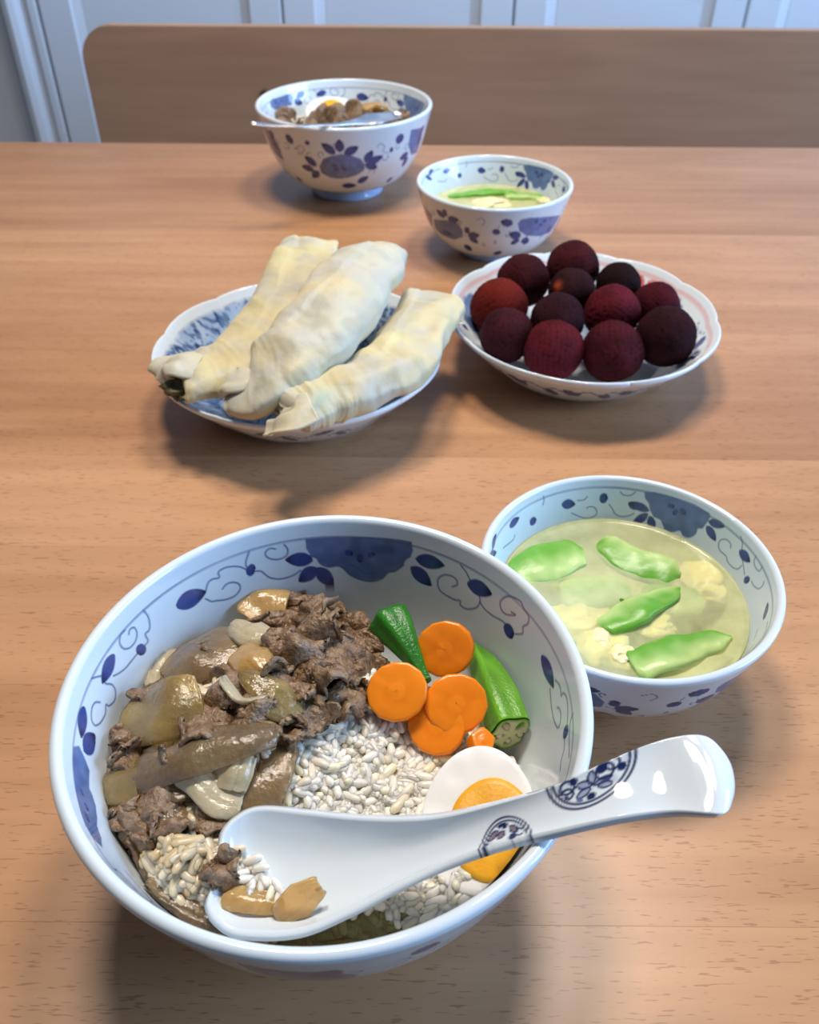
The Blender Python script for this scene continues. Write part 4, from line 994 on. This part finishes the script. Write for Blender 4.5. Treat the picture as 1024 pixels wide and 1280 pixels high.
# drop the near edge of the handle a little so that it rounds over
tt = np.linspace(0, 1, nS)
arc = np.r_[0, np.cumsum(np.linalg.norm(np.diff(mid, axis=0), axis=1))] * 1000
scol = np.tile(WHITE * 1.02, (nS * mS, 1))
Amm = np.repeat(arc, mS); Wmm = (np.linspace(-.5, .5, mS)[None] * w[:, None] * 1000).ravel(); Half = np.repeat(w * 500, mS)
def arc_at(px, py, z=.085):
    q = at(px, py, z); return arc[np.argmin(np.linalg.norm(mid - q, axis=1))]
sa0, sa1 = arc_at(690, 1008), arc_at(793, 975)
def medallion(a0, a1, from_far, reach, seed, reds=False):
    ac = (a0 + a1) / 2; hl = (a1 - a0) / 2
    X = (Amm - ac) / hl; Y = ((Wmm + Half) if from_far else (Half - Wmm)) / reach
    R = np.hypot(X, Y); sel = np.where((R < 1.1))[0]; X, Y, R = X[sel], Y[sel], R[sel]
    c = scol[sel]; DK = np.array([.012, .022, .095]); MD = np.array([.10, .15, .33])
    def put(cov, col_): 
        c[:] = c + cov[:, None] * (np.array(col_) - c)
    e = .05
    for ro in (1.0, .87): put(sstep((.040 - np.abs(R - ro)) / e + .5) * .95, DK)
    ins = R < .82
    put(.30 * ins * sstep(perlin(np.c_[X * 3, Y * 3, X * 0 + seed]) * 1.6), MD)
    def leaf(x0, y0, x1, y1, wd, col_=DK, fill=.8):
        L = math.hypot(x1 - x0, y1 - y0); dx, dy = (x1 - x0) / L, (y1 - y0) / L
        t = ((X - x0) * dx + (Y - y0) * dy) / L; s = np.abs(-(X - x0) * dy + (Y - y0) * dx)
        hw = wd * np.sin(np.pi * np.clip(t, 0, 1)) ** .8
        put(sstep((hw - s) / e + .5) * fill * ins * (t > 0) * (t < 1), MD if fill < .7 else col_)
        put(sstep((.035 - np.abs(hw - s)) / e + .4) * ins * (t > 0) * (t < 1), DK)
    def dot(x, y, r, col_=DK): put(sstep((r - np.hypot(X - x, Y - y)) / e + .5) * ins, col_)
    def ring(x, y, r): put(sstep((.035 - np.abs(np.hypot(X - x, Y - y) - r)) / e + .5) * ins, DK)
    if not reds:
        leaf(-.05, .42, .0, .04, .09, fill=.6); leaf(-.05, .42, -.38, .22, .10, fill=.6); leaf(-.08, .46, -.45, .58, .10, fill=.65); leaf(-.02, .45, .42, .42, .08, fill=.6); leaf(.05, .5, .40, .66, .09, fill=.6)
        dot(-.42, .10, .10); dot(.22, .12, .13); dot(.66, .30, .12); dot(-.12, .72, .11); ring(-.62, .35, .14); ring(-.58, .18, .16); ring(.48, .12, .15); ring(.28, .22, .2); dot(-.66, .42, .06); dot(-.4, .70, .09, MD)
    else:
        RD = np.array([.10, .02, .06])
        leaf(-.7, .25, -.3, .62, .12, RD); leaf(-.35, .25, -.02, .5, .13, RD); leaf(.15, .62, .5, .35, .13, RD); dot(-.78, .10, .13); dot(.0, .72, .13); dot(.28, .16, .16); ring(.55, .3, .15); dot(-.2, .75, .10)
    scol[sel] = c
medallion(sa0, sa1, True, 8.6, 2)
medallion(arc_at(590, 1055, .078), arc_at(663, 1040, .08), False, 7.2, 5, True)
spoon = mesh('soup_spoon', SP.reshape(-1, 3), flip(gridF(nS, mS)), M_PORC, col=scol)
solidify(spoon, .0024, -1)
tag(spoon, 'white porcelain soup spoon with blue medallions resting across the near bowl', 'spoon')

# what lies in the spoon
hS = lambda x, y: .0515
onion('amber onion piece lying in the tip of the spoon', [(283, 1132, 3), (305, 1126, 4.2), (335, 1128, 3.6), (352, 1134, 2.6)], [4.5, 6.5, 6, 4], M_ONION_AMBER, curve=.35, hf=hS, seed=21)
onion('amber onion wedge standing at the near edge of the spoon', [(348, 1142, 4.0), (375, 1125, 7.5), (403, 1105, 10.0)], [4, 7, 4], M_ONION_AMBER, curve=.25, hf=hS, roll=-.6, seed=22)
V, F = crumple(300, .013, .011, fold=.3); o = mesh('beef_slice', V, F, M_BEEF); solidify(o, .0016, 0); place(o, at(274, 1084, .061), (.1, -.1, 1), .4)
tag(o, 'small frilled beef scrap at the left rim of the spoon', 'beef')
g = np.random.default_rng(5); Vs = []; Fs = []; cs = []
V1, F1, c1 = grain_mesh(26, lambda x, y: .0560 + 0 * x, at(308, 1098, .056), lambda z: .02, .0055, 21, None, .002, .85, .001)
V2, F2, c2 = grain_mesh(3, lambda x, y: .0570 + 0 * x, at(345, 1122, .057), lambda z: .02, .003, 22, None, .001, .85, .001)
o = mesh('rice', np.r_[V1, V2], np.r_[F1, F2 + len(V1)], M_RICE, col=np.r_[c1, c2])
tag(o, 'small clump of white rice in the tip of the spoon', 'rice', kind='stuff')

# ------------------------------------------------------------------ soups
def broth(c, inn, z, scale, label, mat):
    n = 96; T = np.linspace(0, 2 * np.pi, n, endpoint=False); V = []
    rows = [(.02, 0), (.3, 0), (.6, 0), (.85, 0), (.955, .0001), (.985, .0004), (1.0, .0010)]
    R = r_at(inn, z / scale) * scale - .0004
    for f, dz in rows: V += [(c[0] + R * f * math.cos(t), c[1] + R * f * math.sin(t), z + dz) for t in T]
    k = len(rows)
    for zz in np.linspace(z, .0125 * scale, 7)[1:]:
        rr = r_at(inn, zz / scale) * scale - .0004; V += [(c[0] + rr * math.cos(t), c[1] + rr * math.sin(t), zz) for t in T]; k += 1
    V += [(c[0] + .0005 * math.cos(t), c[1] + .0005 * math.sin(t), .0118 * scale) for t in T]
    return tag(mesh('broth', V, gridF(k + 1, n, cv=True), mat), label, 'soup', kind='stuff')
ZB, ZD = .0345, .0333
broth(B0, INN_B, ZB, 1.0, 'cloudy yellow green broth in the soup bowl beside the foreground rice bowl', M_BROTH)
broth(D0, INN_B, ZD, 1.0226, 'cloudy green broth in the small far soup bowl', M_BROTH)
def luffa(label, pts, widths, z0, seed, dome=.07, thick=.0042, roll=0., skin=1, blunt=.7, parent=None):
    """a boat-shaped piece of luffa: green skin along one long side, paler flesh across"""
    C = np.array([at(px, py, z0 + l * .001) for px, py, l in pts]); n, m = 48, 26
    C = spline(C, n); Tn = unit(np.gradient(C, axis=0)); side = unit(np.cross(Tn, np.array([0, 0, 1.]))); up = np.cross(side, Tn)
    t = np.linspace(0, 1, n); w = np.interp(t, np.linspace(0, 1, len(widths)), widths) * .001 * np.minimum(1, np.minimum(blunt + (1 - blunt) * sstep(t / .10), .25 + .75 * sstep((1 - t) / .15)))
    s2 = side * math.cos(roll) + up * math.sin(roll); u2 = -side * math.sin(roll) + up * math.cos(roll)
    q = np.linspace(0, 2 * np.pi, m, endpoint=False); cx, cz = np.cos(q), np.sin(q)
    ex = np.sign(cx) * np.abs(cx) ** .75; ez = np.sign(cz) * np.abs(cz) ** .6
    V = C[:, None] + s2[:, None] * (w[:, None] / 2 * ex)[..., None] + u2[:, None] * ((thick / 2 * ez)[None] * (.35 + .65 * (w / w.max())[:, None]) + dome * w[:, None] * (.5 - ex ** 2 / 2) * .6)[..., None]
    V = V + vnoise(V * 140 + seed) * .0007 + vnoise(V * 60 + seed) * .0012
    f = sstep((skin * ex + .95) / 1.5)[None] * np.ones((n, 1)); f = np.clip(f + .35 * perlin(V * 190 + seed), 0, 1)[..., None]
    col = np.array([.50, .66, .24]) * (1 - f) + np.array([.14, .39, .03]) * f
    Fq = gridF(n, m, cv=True).tolist(); Fq.append(list(range(m))); Fq.append(list(range((n - 1) * m, n * m))[::-1])
    return tag(mesh('luffa_slice', V.reshape(-1, 3), Fq, M_LUFFA, col=col), label, 'luffa', 'luffa slices in the soup bowls')
luffa('pale round luffa slice at the left of the near soup', [(645, 722, 0), (680, 704, 1.2), (728, 690, .3)], [13, 20, 15], ZB - .0010, 1, skin=-1)
luffa('long luffa slice with bright green edge at the back of the near soup', [(752, 676, 1.0), (785, 700, 1.6), (850, 722, .6)], [10, 16, 15], ZB - .0012, 2, roll=-.25, skin=1)
luffa('dark green luffa wedge in the middle of the near soup', [(752, 785, .4), (795, 765, 1.6), (850, 736, .6)], [9, 15, 6], ZB - .0008, 3, roll=.25, skin=1)
luffa('large luffa wedge at the near edge of the near soup', [(790, 832, .6), (840, 815, 1.8), (912, 797, 1.2)], [15, 18, 6], ZB - .0008, 4, roll=.15, skin=-1)
luffa('sunken luffa slice under the broth at the left centre of the near soup', [(700, 745, -3.4), (740, 740, -3.1), (785, 735, -3.4)], [14, 20, 15], ZB, 5, skin=1)
luffa('sunken luffa slice at the right of the near soup', [(800, 745, -3), (840, 750, -2.8), (880, 752, -3.2)], [12, 18, 12], ZB, 6, skin=-1)
luffa('long green luffa slice floating at the back of the far soup', [(560, 245, .6), (605, 241, 1.0), (650, 242, .6)], [8, 12, 9], ZD, 7, skin=1)
luffa('green luffa slice at the right of the far soup', [(630, 247, .6), (655, 246, 1.0), (682, 248, .3)], [8, 10, 7], ZD, 8, skin=-1)
def eggdrop(label, px, py, z, s, seed, flat=.45, sx=1.):
    bm = bmesh.new(); bmesh.ops.create_icosphere(bm, subdivisions=4, radius=1.0)
    V = np.array([v_.co[:] for v_ in bm.verts]); F = [[v_.index for v_ in f.verts] for f in bm.faces]; bm.free()
    V = V * (1 + .38 * perlin(V * 1.5 + seed)[:, None] + .06 * perlin(V * 3.5 + seed)[:, None]) + vnoise(V * 1.6 + seed) * .3
    V = V * np.array([s * sx, s, s * flat])
    o = mesh('egg_floc', V, F, M_EGGDROP); o.location = at(px, py, z); return tag(o, label, 'egg', 'egg flocs in the soups')
eggdrop('cream egg floc at the near left edge of the near soup', 750, 806, ZB - .0034, .0085, 1, .45)
eggdrop('small curled egg floc beside the large luffa wedge', 776, 820, ZB - .0010, .0048, 2, .5)
eggdrop('yellow egg cloud by the rice bowl rim in the near soup', 722, 776, ZB - .0055, .0110, 3, .4, 1.2)
eggdrop('yellow egg cloud at the right of the near soup', 880, 725, ZB - .0056, .0125, 4, .35, .8)
eggdrop('pale egg wisp below the dark green luffa wedge', 815, 782, ZB - .0026, .0062, 5, .4, 1.6)
eggdrop('cream egg floc at the near side of the far soup', 612, 254, ZD - .0002, .010, 6, .25, 1.5)
eggdrop('pale yellow egg floc at the right of the far soup', 679, 251, ZD + .0002, .0055, 7, .45)

# ------------------------------------------------------------------ the three pancake rolls
def pancake_roll(label, pts, w, hgt, seed, end_flap=0, open_end=False, start_flap=0, tint=(.86, .78, .55)):
    """pts = (px, py, z) along the middle; w, hgt in mm"""
    n, m = 150, 96
    C = spline(np.array([at(px, py, z) for px, py, z in pts]), n); Tn = unit(np.gradient(C, axis=0)); side = unit(np.cross(Tn, np.array([0, 0, 1.]))); up = np.cross(side, Tn)
    t = np.linspace(0, 1, n)
    W = np.interp(t, np.linspace(0, 1, len(w)), w) * .0005; H = np.interp(t, np.linspace(0, 1, len(hgt)), hgt) * .0005
    k = np.ones(9) / 9; rnd = np.minimum(1, np.sqrt(np.maximum(0, 1 - (np.maximum(0, np.abs(t - .5) - .44) / .062) ** 2))); W = np.convolve(np.pad(W, 4, 'edge'), k, 'valid') * (.84 + .16 * rnd); H = np.convolve(np.pad(H, 4, 'edge'), k, 'valid') * (.18 + .82 * rnd)
    q = np.linspace(0, 2 * np.pi, m, endpoint=False); ex = np.sign(np.cos(q)) * np.abs(np.cos(q)) ** .85; ez = np.sign(np.sin(q)) * np.abs(np.sin(q)) ** .85
    V = C[:, None] + side[:, None] * (W[:, None] * ex)[..., None] + up[:, None] * (H[:, None] * ez)[..., None]
    # overlap seam of the wrapper along the top, lumps of filling, creases
    lum = perlin(np.stack([np.repeat(t[:, None] * 9 + seed, m, 1), np.repeat(np.cos(q)[None] * 1.2, n, 0), np.repeat(np.sin(q)[None] * 1.2, n, 0)], -1))
    cre = perlin(np.stack([np.repeat(t[:, None] * 26 + seed, m, 1) + np.cos(q) * .8, np.repeat(np.cos(q)[None] * .9, n, 0), np.repeat(np.sin(q)[None] * .9 + seed, n, 0)], -1))
    twist = .45 + .35 * sstep(np.abs(t - .5) * 2.2 - .35)
    nr = unit(side[:, None] * ex[None, :, None] + up[:, None] * ez[None, :, None])
    d = lum * .0024 - np.abs(cre) * .0016 * twist[:, None]
    seam = sstep((ex[None] - (.25 + .2 * np.sin(t * 5 + seed)[:, None])) / .06) * (ez > 0)[None] * .0011
    V = V + nr * (d + seam)[..., None]
    V = V + vnoise(V * 24 + seed) * .0024 + vnoise(V * 55 + seed) * .0012
    tn = np.array(tint); grey = np.array([.43, .43, .40])
    f = sstep((perlin(V * 45 + seed * 3) + .15) / .5)[..., None] * .6
    col = np.broadcast_to(tn, V.shape) * (1 - f) + grey * f
    dark = sstep((perlin(V * 85 + seed * 7) - .22) / .30)[..., None] * .30
    col = col * (1 - dark) + np.array([.28, .28, .20]) * dark
    F = gridF(n, m, cv=True).tolist()
    if not open_end: F.append(list(range((n - 1) * m, n * m)))
    F.append(list(range(m))[::-1])
    o = mesh('pancake_roll', V.reshape(-1, 3), F, M_WRAP, col=col.reshape(-1, 3)); tag(o, label, 'roll', 'pancake rolls on the blue plate')
    if open_end: solidify(o, .0009, -1)
    return o, C, side, up
def flap(parent, pts, widths, seed, thick=.0011, name='wrapper_flap', tint=(.55, .52, .39)):
    n, m = 40, 24; C = spline(np.array([at(*p) for p in pts]), n); Tn = unit(np.gradient(C, axis=0)); side = unit(np.cross(Tn, np.array([0, 0, 1.]))); up = np.cross(side, Tn)
    t = np.linspace(0, 1, n); w = np.interp(t, np.linspace(0, 1, len(widths)), widths) * .0005; v = np.linspace(-1, 1, m)
    V = C[:, None] + side[:, None] * (w[:, None] * v)[..., None]
    rip = .0035 * perlin(np.stack([np.repeat(t[:, None] * 2.2 + seed, m, 1), np.repeat(v[None] * 1.6, n, 0), np.full((n, m), seed * 1.3)], -1)) * (.3 + t[:, None])
    V = V + up[:, None] * (rip - .25 * w[:, None] * v ** 2)[..., None] + vnoise(V * 90 + seed) * .0012 * (t[:, None, None])
    o = mesh(name, V.reshape(-1, 3), gridF(n, m), M_WRAP, parent, col=np.broadcast_to(np.array(tint), V.shape)); solidify(o, thick, 0); return o
r1, C1, s1, u1 = pancake_roll('pancake roll at the left with an open end showing green filling',
    [(388, 300, .062), (384, 322, .061), (374, 352, .058), (354, 392, .053), (326, 428, .048), (290, 455, .045), (256, 472, .043), (230, 478, .042)],
    [38, 38, 39, 40, 40, 40, 38, 38], [7, 15, 19, 21, 21, 20, 18, 17], 1.3, open_end=True, tint=(.60, .52, .28))
flap(r1, [(250, 452, .053), (226, 448, .054), (206, 456, .050), (198, 474, .043)], [26, 26, 24, 18], 2.0)
bm = bmesh.new(); bmesh.ops.create_icosphere(bm, subdivisions=4, radius=1.0); VI = np.array([v_.co[:] for v_ in bm.verts]); FI = [[v_.index for v_ in f.verts] for f in bm.faces]; bm.free()
Vf = VI * (1 + .3 * perlin(VI * 2.5)[:, None] + .15 * perlin(VI * 6)[:, None]) * np.array([.014, .013, .0062]) + at(236, 480, .041)
mesh('filling', Vf, FI, M_FILL, r1)
r2, C2, s2_, u2_ = pancake_roll('plump pancake roll lying in the middle on top of its neighbours',
    [(468, 322, .064), (458, 336, .066), (436, 366, .066), (406, 406, .063), (374, 438, .057), (346, 462, .050), (328, 477, .044), (318, 485, .039)],
    [42, 46, 47, 47, 48, 52, 57, 60], [24, 26, 26, 26, 26, 25, 23, 20], 4.1, tint=(.54, .52, .40))
flap(r2, [(312, 462, .054), (298, 468, .053), (284, 478, .048), (278, 492, .041)], [10, 22, 20, 10], 5.0)
flap(r2, [(452, 338, .074), (452, 322, .073), (450, 309, .070)], [24, 22, 16], 6.0)
r3, C3, s3, u3 = pancake_roll('lumpy pancake roll at the right with a greenish patch near its end',
    [(546, 376, .047), (536, 392, .047), (517, 424, .047), (494, 456, .046), (456, 478, .045), (414, 493, .044), (382, 506, .044), (358, 517, .044)],
    [36, 38, 39, 39, 40, 42, 41, 36], [15, 19, 20, 21, 21, 21, 19, 14], 7.7, tint=(.57, .51, .32))
flap(r3, [(545, 380, .050), (560, 388, .049), (572, 398, .043)], [28, 26, 16], 8.0)
flap(r3, [(388, 502, .056), (366, 512, .053), (350, 522, .046), (342, 528, .041)], [24, 28, 26, 18], 9.0)
a = r3.data.color_attributes['paint']; nV = len(r3.data.vertices); cc = np.zeros(nV * 4); a.data.foreach_get('color', cc); cc = cc.reshape(-1, 4)
co = np.zeros(nV * 3); r3.data.vertices.foreach_get('co', co); co = co.reshape(-1, 3)
for (px, py, z, rad, c_, k) in ((412, 486, .056, .010, (.30, .48, .42), .75), (400, 505, .053, .008, (.22, .30, .24), .7), (500, 428, .056, .012, (.78, .72, .30), .5)):
    f = (k * np.exp(-((co - at(px, py, z)) ** 2).sum(1) / (2 * (rad * .6) ** 2)))[:, None]; cc[:, :3] = cc[:, :3] * (1 - f) + np.array(c_) * f
a.data.foreach_set('color', cc.ravel())

# ------------------------------------------------------------------ dark red berries
def berry_mesh(seed, sub=5):
    bm = bmesh.new(); bmesh.ops.create_icosphere(bm, subdivisions=sub, radius=1.0)
    V = np.array([v_.co[:] for v_ in bm.verts]); F = [[v_.index for v_ in f.verts] for f in bm.faces]; bm.free()
    k = 430; i = np.arange(k) + .5; ph = np.arccos(1 - 2 * i / k); th = np.pi * (1 + 5 ** .5) * i
    S = np.c_[np.cos(th) * np.sin(ph), np.sin(th) * np.sin(ph), np.cos(ph)] + np.random.default_rng(seed).normal(0, .012, (k, 3)); S = unit(S)
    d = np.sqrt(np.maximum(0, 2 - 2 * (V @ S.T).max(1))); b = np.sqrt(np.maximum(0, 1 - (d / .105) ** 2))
    r = 1 + .045 * (b - .5) + .045 * perlin(V * 1.3 + seed)
    return V * r[:, None], F, b
BER = [  # px, py, radius px, z of the centre, colour, label
    (692, 437, 37.5, .0285, (.115, .010, .020), 'crimson berry nearest the viewer left of the front centre gap'),
    (766, 439, 38, .0290, (.070, .007, .015), 'dark berry in the front row right of the crimson front one'),
    (832, 421, 37.5, .0315, (.030, .005, .009), 'almost black large berry at the right end of the front row'),
    (634, 419, 33.5, .0300, (.052, .009, .016), 'dull purple berry at the left end of the front row'),
    (624, 384, 35.5, .0335, (.150, .014, .010), 'brightest red berry at the far left of the plate'),
    (697, 400, 33.5, .0375, (.036, .007, .013), 'blackish purple berry in the very middle of the heap'),
    (765, 391, 34.5, .0385, (.120, .009, .022), 'wine red berry just right of the heap middle'),
    (820, 382, 29, .0370, (.075, .006, .015), 'half hidden red berry behind the almost black one'),
    (654, 351, 32.5, .0390, (.060, .007, .012), 'dark berry at the back left of the heap'),
    (715, 365, 29, .0400, (.030, .006, .010), 'dark berry with an orange spot behind the heap middle'),
    (716, 335, 33, .0430, (.062, .007, .012), 'topmost berry at the back of the heap'),
    (773, 356, 27.5, .0400, (.016, .004, .006), 'small black berry at the back right of the heap')]
BM = []
for s in range(3):
    V, F, b = berry_mesh(10 + s); me_V = V
    BM.append((V, F, b))
for k, (px, py, rp, z, c, label) in enumerate(BER):
    V, F, b = BM[k % 3]; 
    for _ in range(60):                                      # settle the berry on the plate
        P = at(px, py, z); r = rp * float((P - _C) @ _fw) / F_PX
        gx, gy = np.meshgrid(np.linspace(-1, 1, 25), np.linspace(-1, 1, 25)); gx = P[0] + gx.ravel() * r; gy = P[1] + gy.ravel() * r
        gap = np.sqrt((gx - P[0]) ** 2 + (gy - P[1]) ** 2 + (P[2] - plate_z(PLB['c'], PLB['rx'], PLB['ry'], gx, gy)) ** 2).min() - r * 1.02
        if gap >= 0 and not (k < 5 and gap > .001): break
        z += .0006 if gap < 0 else -.0006
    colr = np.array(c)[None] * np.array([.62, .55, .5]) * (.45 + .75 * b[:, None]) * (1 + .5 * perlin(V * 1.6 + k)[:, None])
    if k == 4: f = np.exp(-((V - np.array([.1, -.5, .8])) ** 2).sum(1) / .5)[:, None]; colr = colr * (1 - f * .6) + np.array([.15, .012, .006]) * f * .6
    if k == 9: f = np.exp(-((V - np.array([-.75, -.45, .5])) ** 2).sum(1) / .04)[:, None]; colr = colr * (1 - f) + np.array([.35, .06, .02]) * f
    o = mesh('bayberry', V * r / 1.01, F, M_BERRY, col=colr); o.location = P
    if k not in (4, 9): o.rotation_euler = tuple(rng.uniform(0, 6, 3))
    tag(o, label, 'berry', 'berries heaped on the white plate')

# ------------------------------------------------------------------ food in the far bowl
rC = lambda z: r_at(INN_A, z / .954) * .954
V, F, c = grain_mesh(1100, hC, C0, rC, .068, 31, None, .0035, 1.15)
V2, F2 = bed_mesh(hC, C0, rC, .0030, .0145)
o = mesh('rice', np.r_[V2, V], np.r_[F2, F + len(V2)], M_RICE, col=np.r_[np.tile([.60, .57, .48], (len(V2), 1)), c])
tag(o, 'white cooked rice filling the far rice bowl', 'rice', kind='stuff')
onC = lambda px, py, off: on(px, py, off, hC)
Pc = at(416, 141, .0580)
half_egg('half_egg', 'halved boiled egg at the back of the far rice bowl', Pc, unit(np.array([.02, -.42, .9])), 1.3, .025, .021, .012, (.003, .002), (.013, .013))
for k, (px, py, L, W, sp, lift, lab) in enumerate([(352, 143, 20, 16, 30, 6, 'dark beef slice at the left wall of the far rice bowl'), (361, 153, 18, 12, -20, 5, 'flat beef slice behind the left rim of the far rice bowl'), (400, 146, 18, 14, 70, 9, 'dark pointed beef slice in front of the egg in the far bowl'),
        (425, 148, 24, 18, 10, 8, 'beef slice below the yolk in the far rice bowl'), (448, 143, 26, 20, -30, 10, 'large beef slice in the middle of the far rice bowl'), (436, 150, 22, 15, 50, 8, 'low beef slice behind the near rim of the far rice bowl'), (495, 146, 18, 14, 15, 6, 'small beef slice at the right wall of the far rice bowl')]):
    V, F = crumple(400 + k, L * .0017, W * .0017, fold=.26); o = mesh('beef_slice', V, F, M_BEEF); solidify(o, .0018, 0)
    place(o, onC(px, py, lift * .001), (.1, -.35, 1), math.radians(sp)); tag(o, lab, 'beef')
tag(strip('onion_slice', [(448, 136, 13), (462, 131, 16), (478, 134, 14)], [20, 26, 20], M_ONION_AMBER, curve=.4, hf=hC, roll=.5, seed=31), 'golden brown onion slice on the beef in the far rice bowl', 'onion')
tag(strip('onion_slice', [(468, 139, 10), (480, 140, 11), (490, 143, 8)], [9, 11, 8], M_ONION, curve=.4, hf=hC, roll=.3, seed=32), 'dull onion slice at the right of the far rice bowl', 'onion')
carrot('orange carrot slice behind the near rim of the far rice bowl', 437, 156, .010, .012, .005, (.1, -.4, 1), .2, 8)
bpy.data.objects['carrot_slice.005']['group'] = 'food in the far rice bowl'
# metal spoon: handle out over the left rim, bowl to the right
SM = [((314, 153.5), .0855, 3.0, .5), ((318, 155, ), .0850, 5.5, .6), ((330, 156.5), .0832, 6.0, .6), ((350, 158), .0812, 4.2, .5), ((375, 158), .0795, 3.4, .5), ((400, 157), .0775, 3.4, .5), ((425, 156), .0755, 5.0, .6), ((440, 154), .0740, 8, 1.0), ((454, 152), .0725, 15, 2), ((467, 149), .0725, 21, 3), ((482, 146), .0710, 18, 2.5), ((496, 144), .0675, 13, 2.5), ((499, 143.3), .0675, 4, .6)]
C = spline(np.array([at(*s[0], s[1]) for s in SM]), 140); w = spline(np.array([[s[2]] for s in SM]), 140)[:, 0] * .001; dd = spline(np.array([[s[3]] for s in SM]), 140)[:, 0] * .001
Tn = unit(np.gradient(C, axis=0)); side = unit(np.cross(Tn, np.array([0, 0, 1.]))); up = np.cross(side, Tn); v = np.linspace(-1, 1, 25)
rl = -.1; s2 = side * math.cos(rl) + up * math.sin(rl); u2 = -side * math.sin(rl) + up * math.cos(rl)
V = C[:, None] + s2[:, None] * (w[:, None] / 2 * v)[..., None] - u2[:, None] * (dd[:, None] * (1 - v ** 2))[..., None]
o = solidify(mesh('metal_spoon', V.reshape(-1, 3), gridF(140, 25), M_STEEL), .0012, -1)
tag(o, 'shiny metal spoon resting in the far rice bowl with its handle over the rim', 'spoon')

# food pressed against a bowl wall gives way to it
bpy.context.view_layer.update()
for o in list(COL.objects):
    if o.type != 'MESH': continue
    root = o.parent or o
    if root.name.split('.')[0] not in ('okra_pod', 'luffa_slice', 'egg_floc', 'onion_slice', 'beef_slice', 'half_egg', 'carrot_slice'): continue
    Mw = np.array(o.matrix_world); nv = len(o.data.vertices); co = np.zeros(nv * 3); o.data.vertices.foreach_get('co', co)
    W = co.reshape(-1, 3) @ Mw[:3, :3].T + Mw[:3, 3]; cen = W.mean(0)
    c, inn, sc = min(((A0, INN_A, 1.0), (B0, INN_B, 1.0), (C0, INN_A, .954), (D0, INN_B, 1.0226)), key=lambda q: math.hypot(cen[0] - q[0][0], cen[1] - q[0][1]))
    rin = np.interp(W[:, 2] / sc, inn[:, 1], inn[:, 0]) * sc - .0013
    d = W[:, :2] - np.array(c); rho = np.hypot(d[:, 0], d[:, 1]); f = np.minimum(1, rin / np.maximum(rho, 1e-6))
    f = np.where(W[:, 2] > inn[-1, 1] * sc, 1, f)
    if f.min() >= 1: continue
    W[:, :2] = np.array(c) + d * f[:, None]
    L_ = (W - Mw[:3, 3]) @ np.linalg.inv(Mw[:3, :3]).T
    o.data.vertices.foreach_set('co', L_.ravel()); o.data.update()
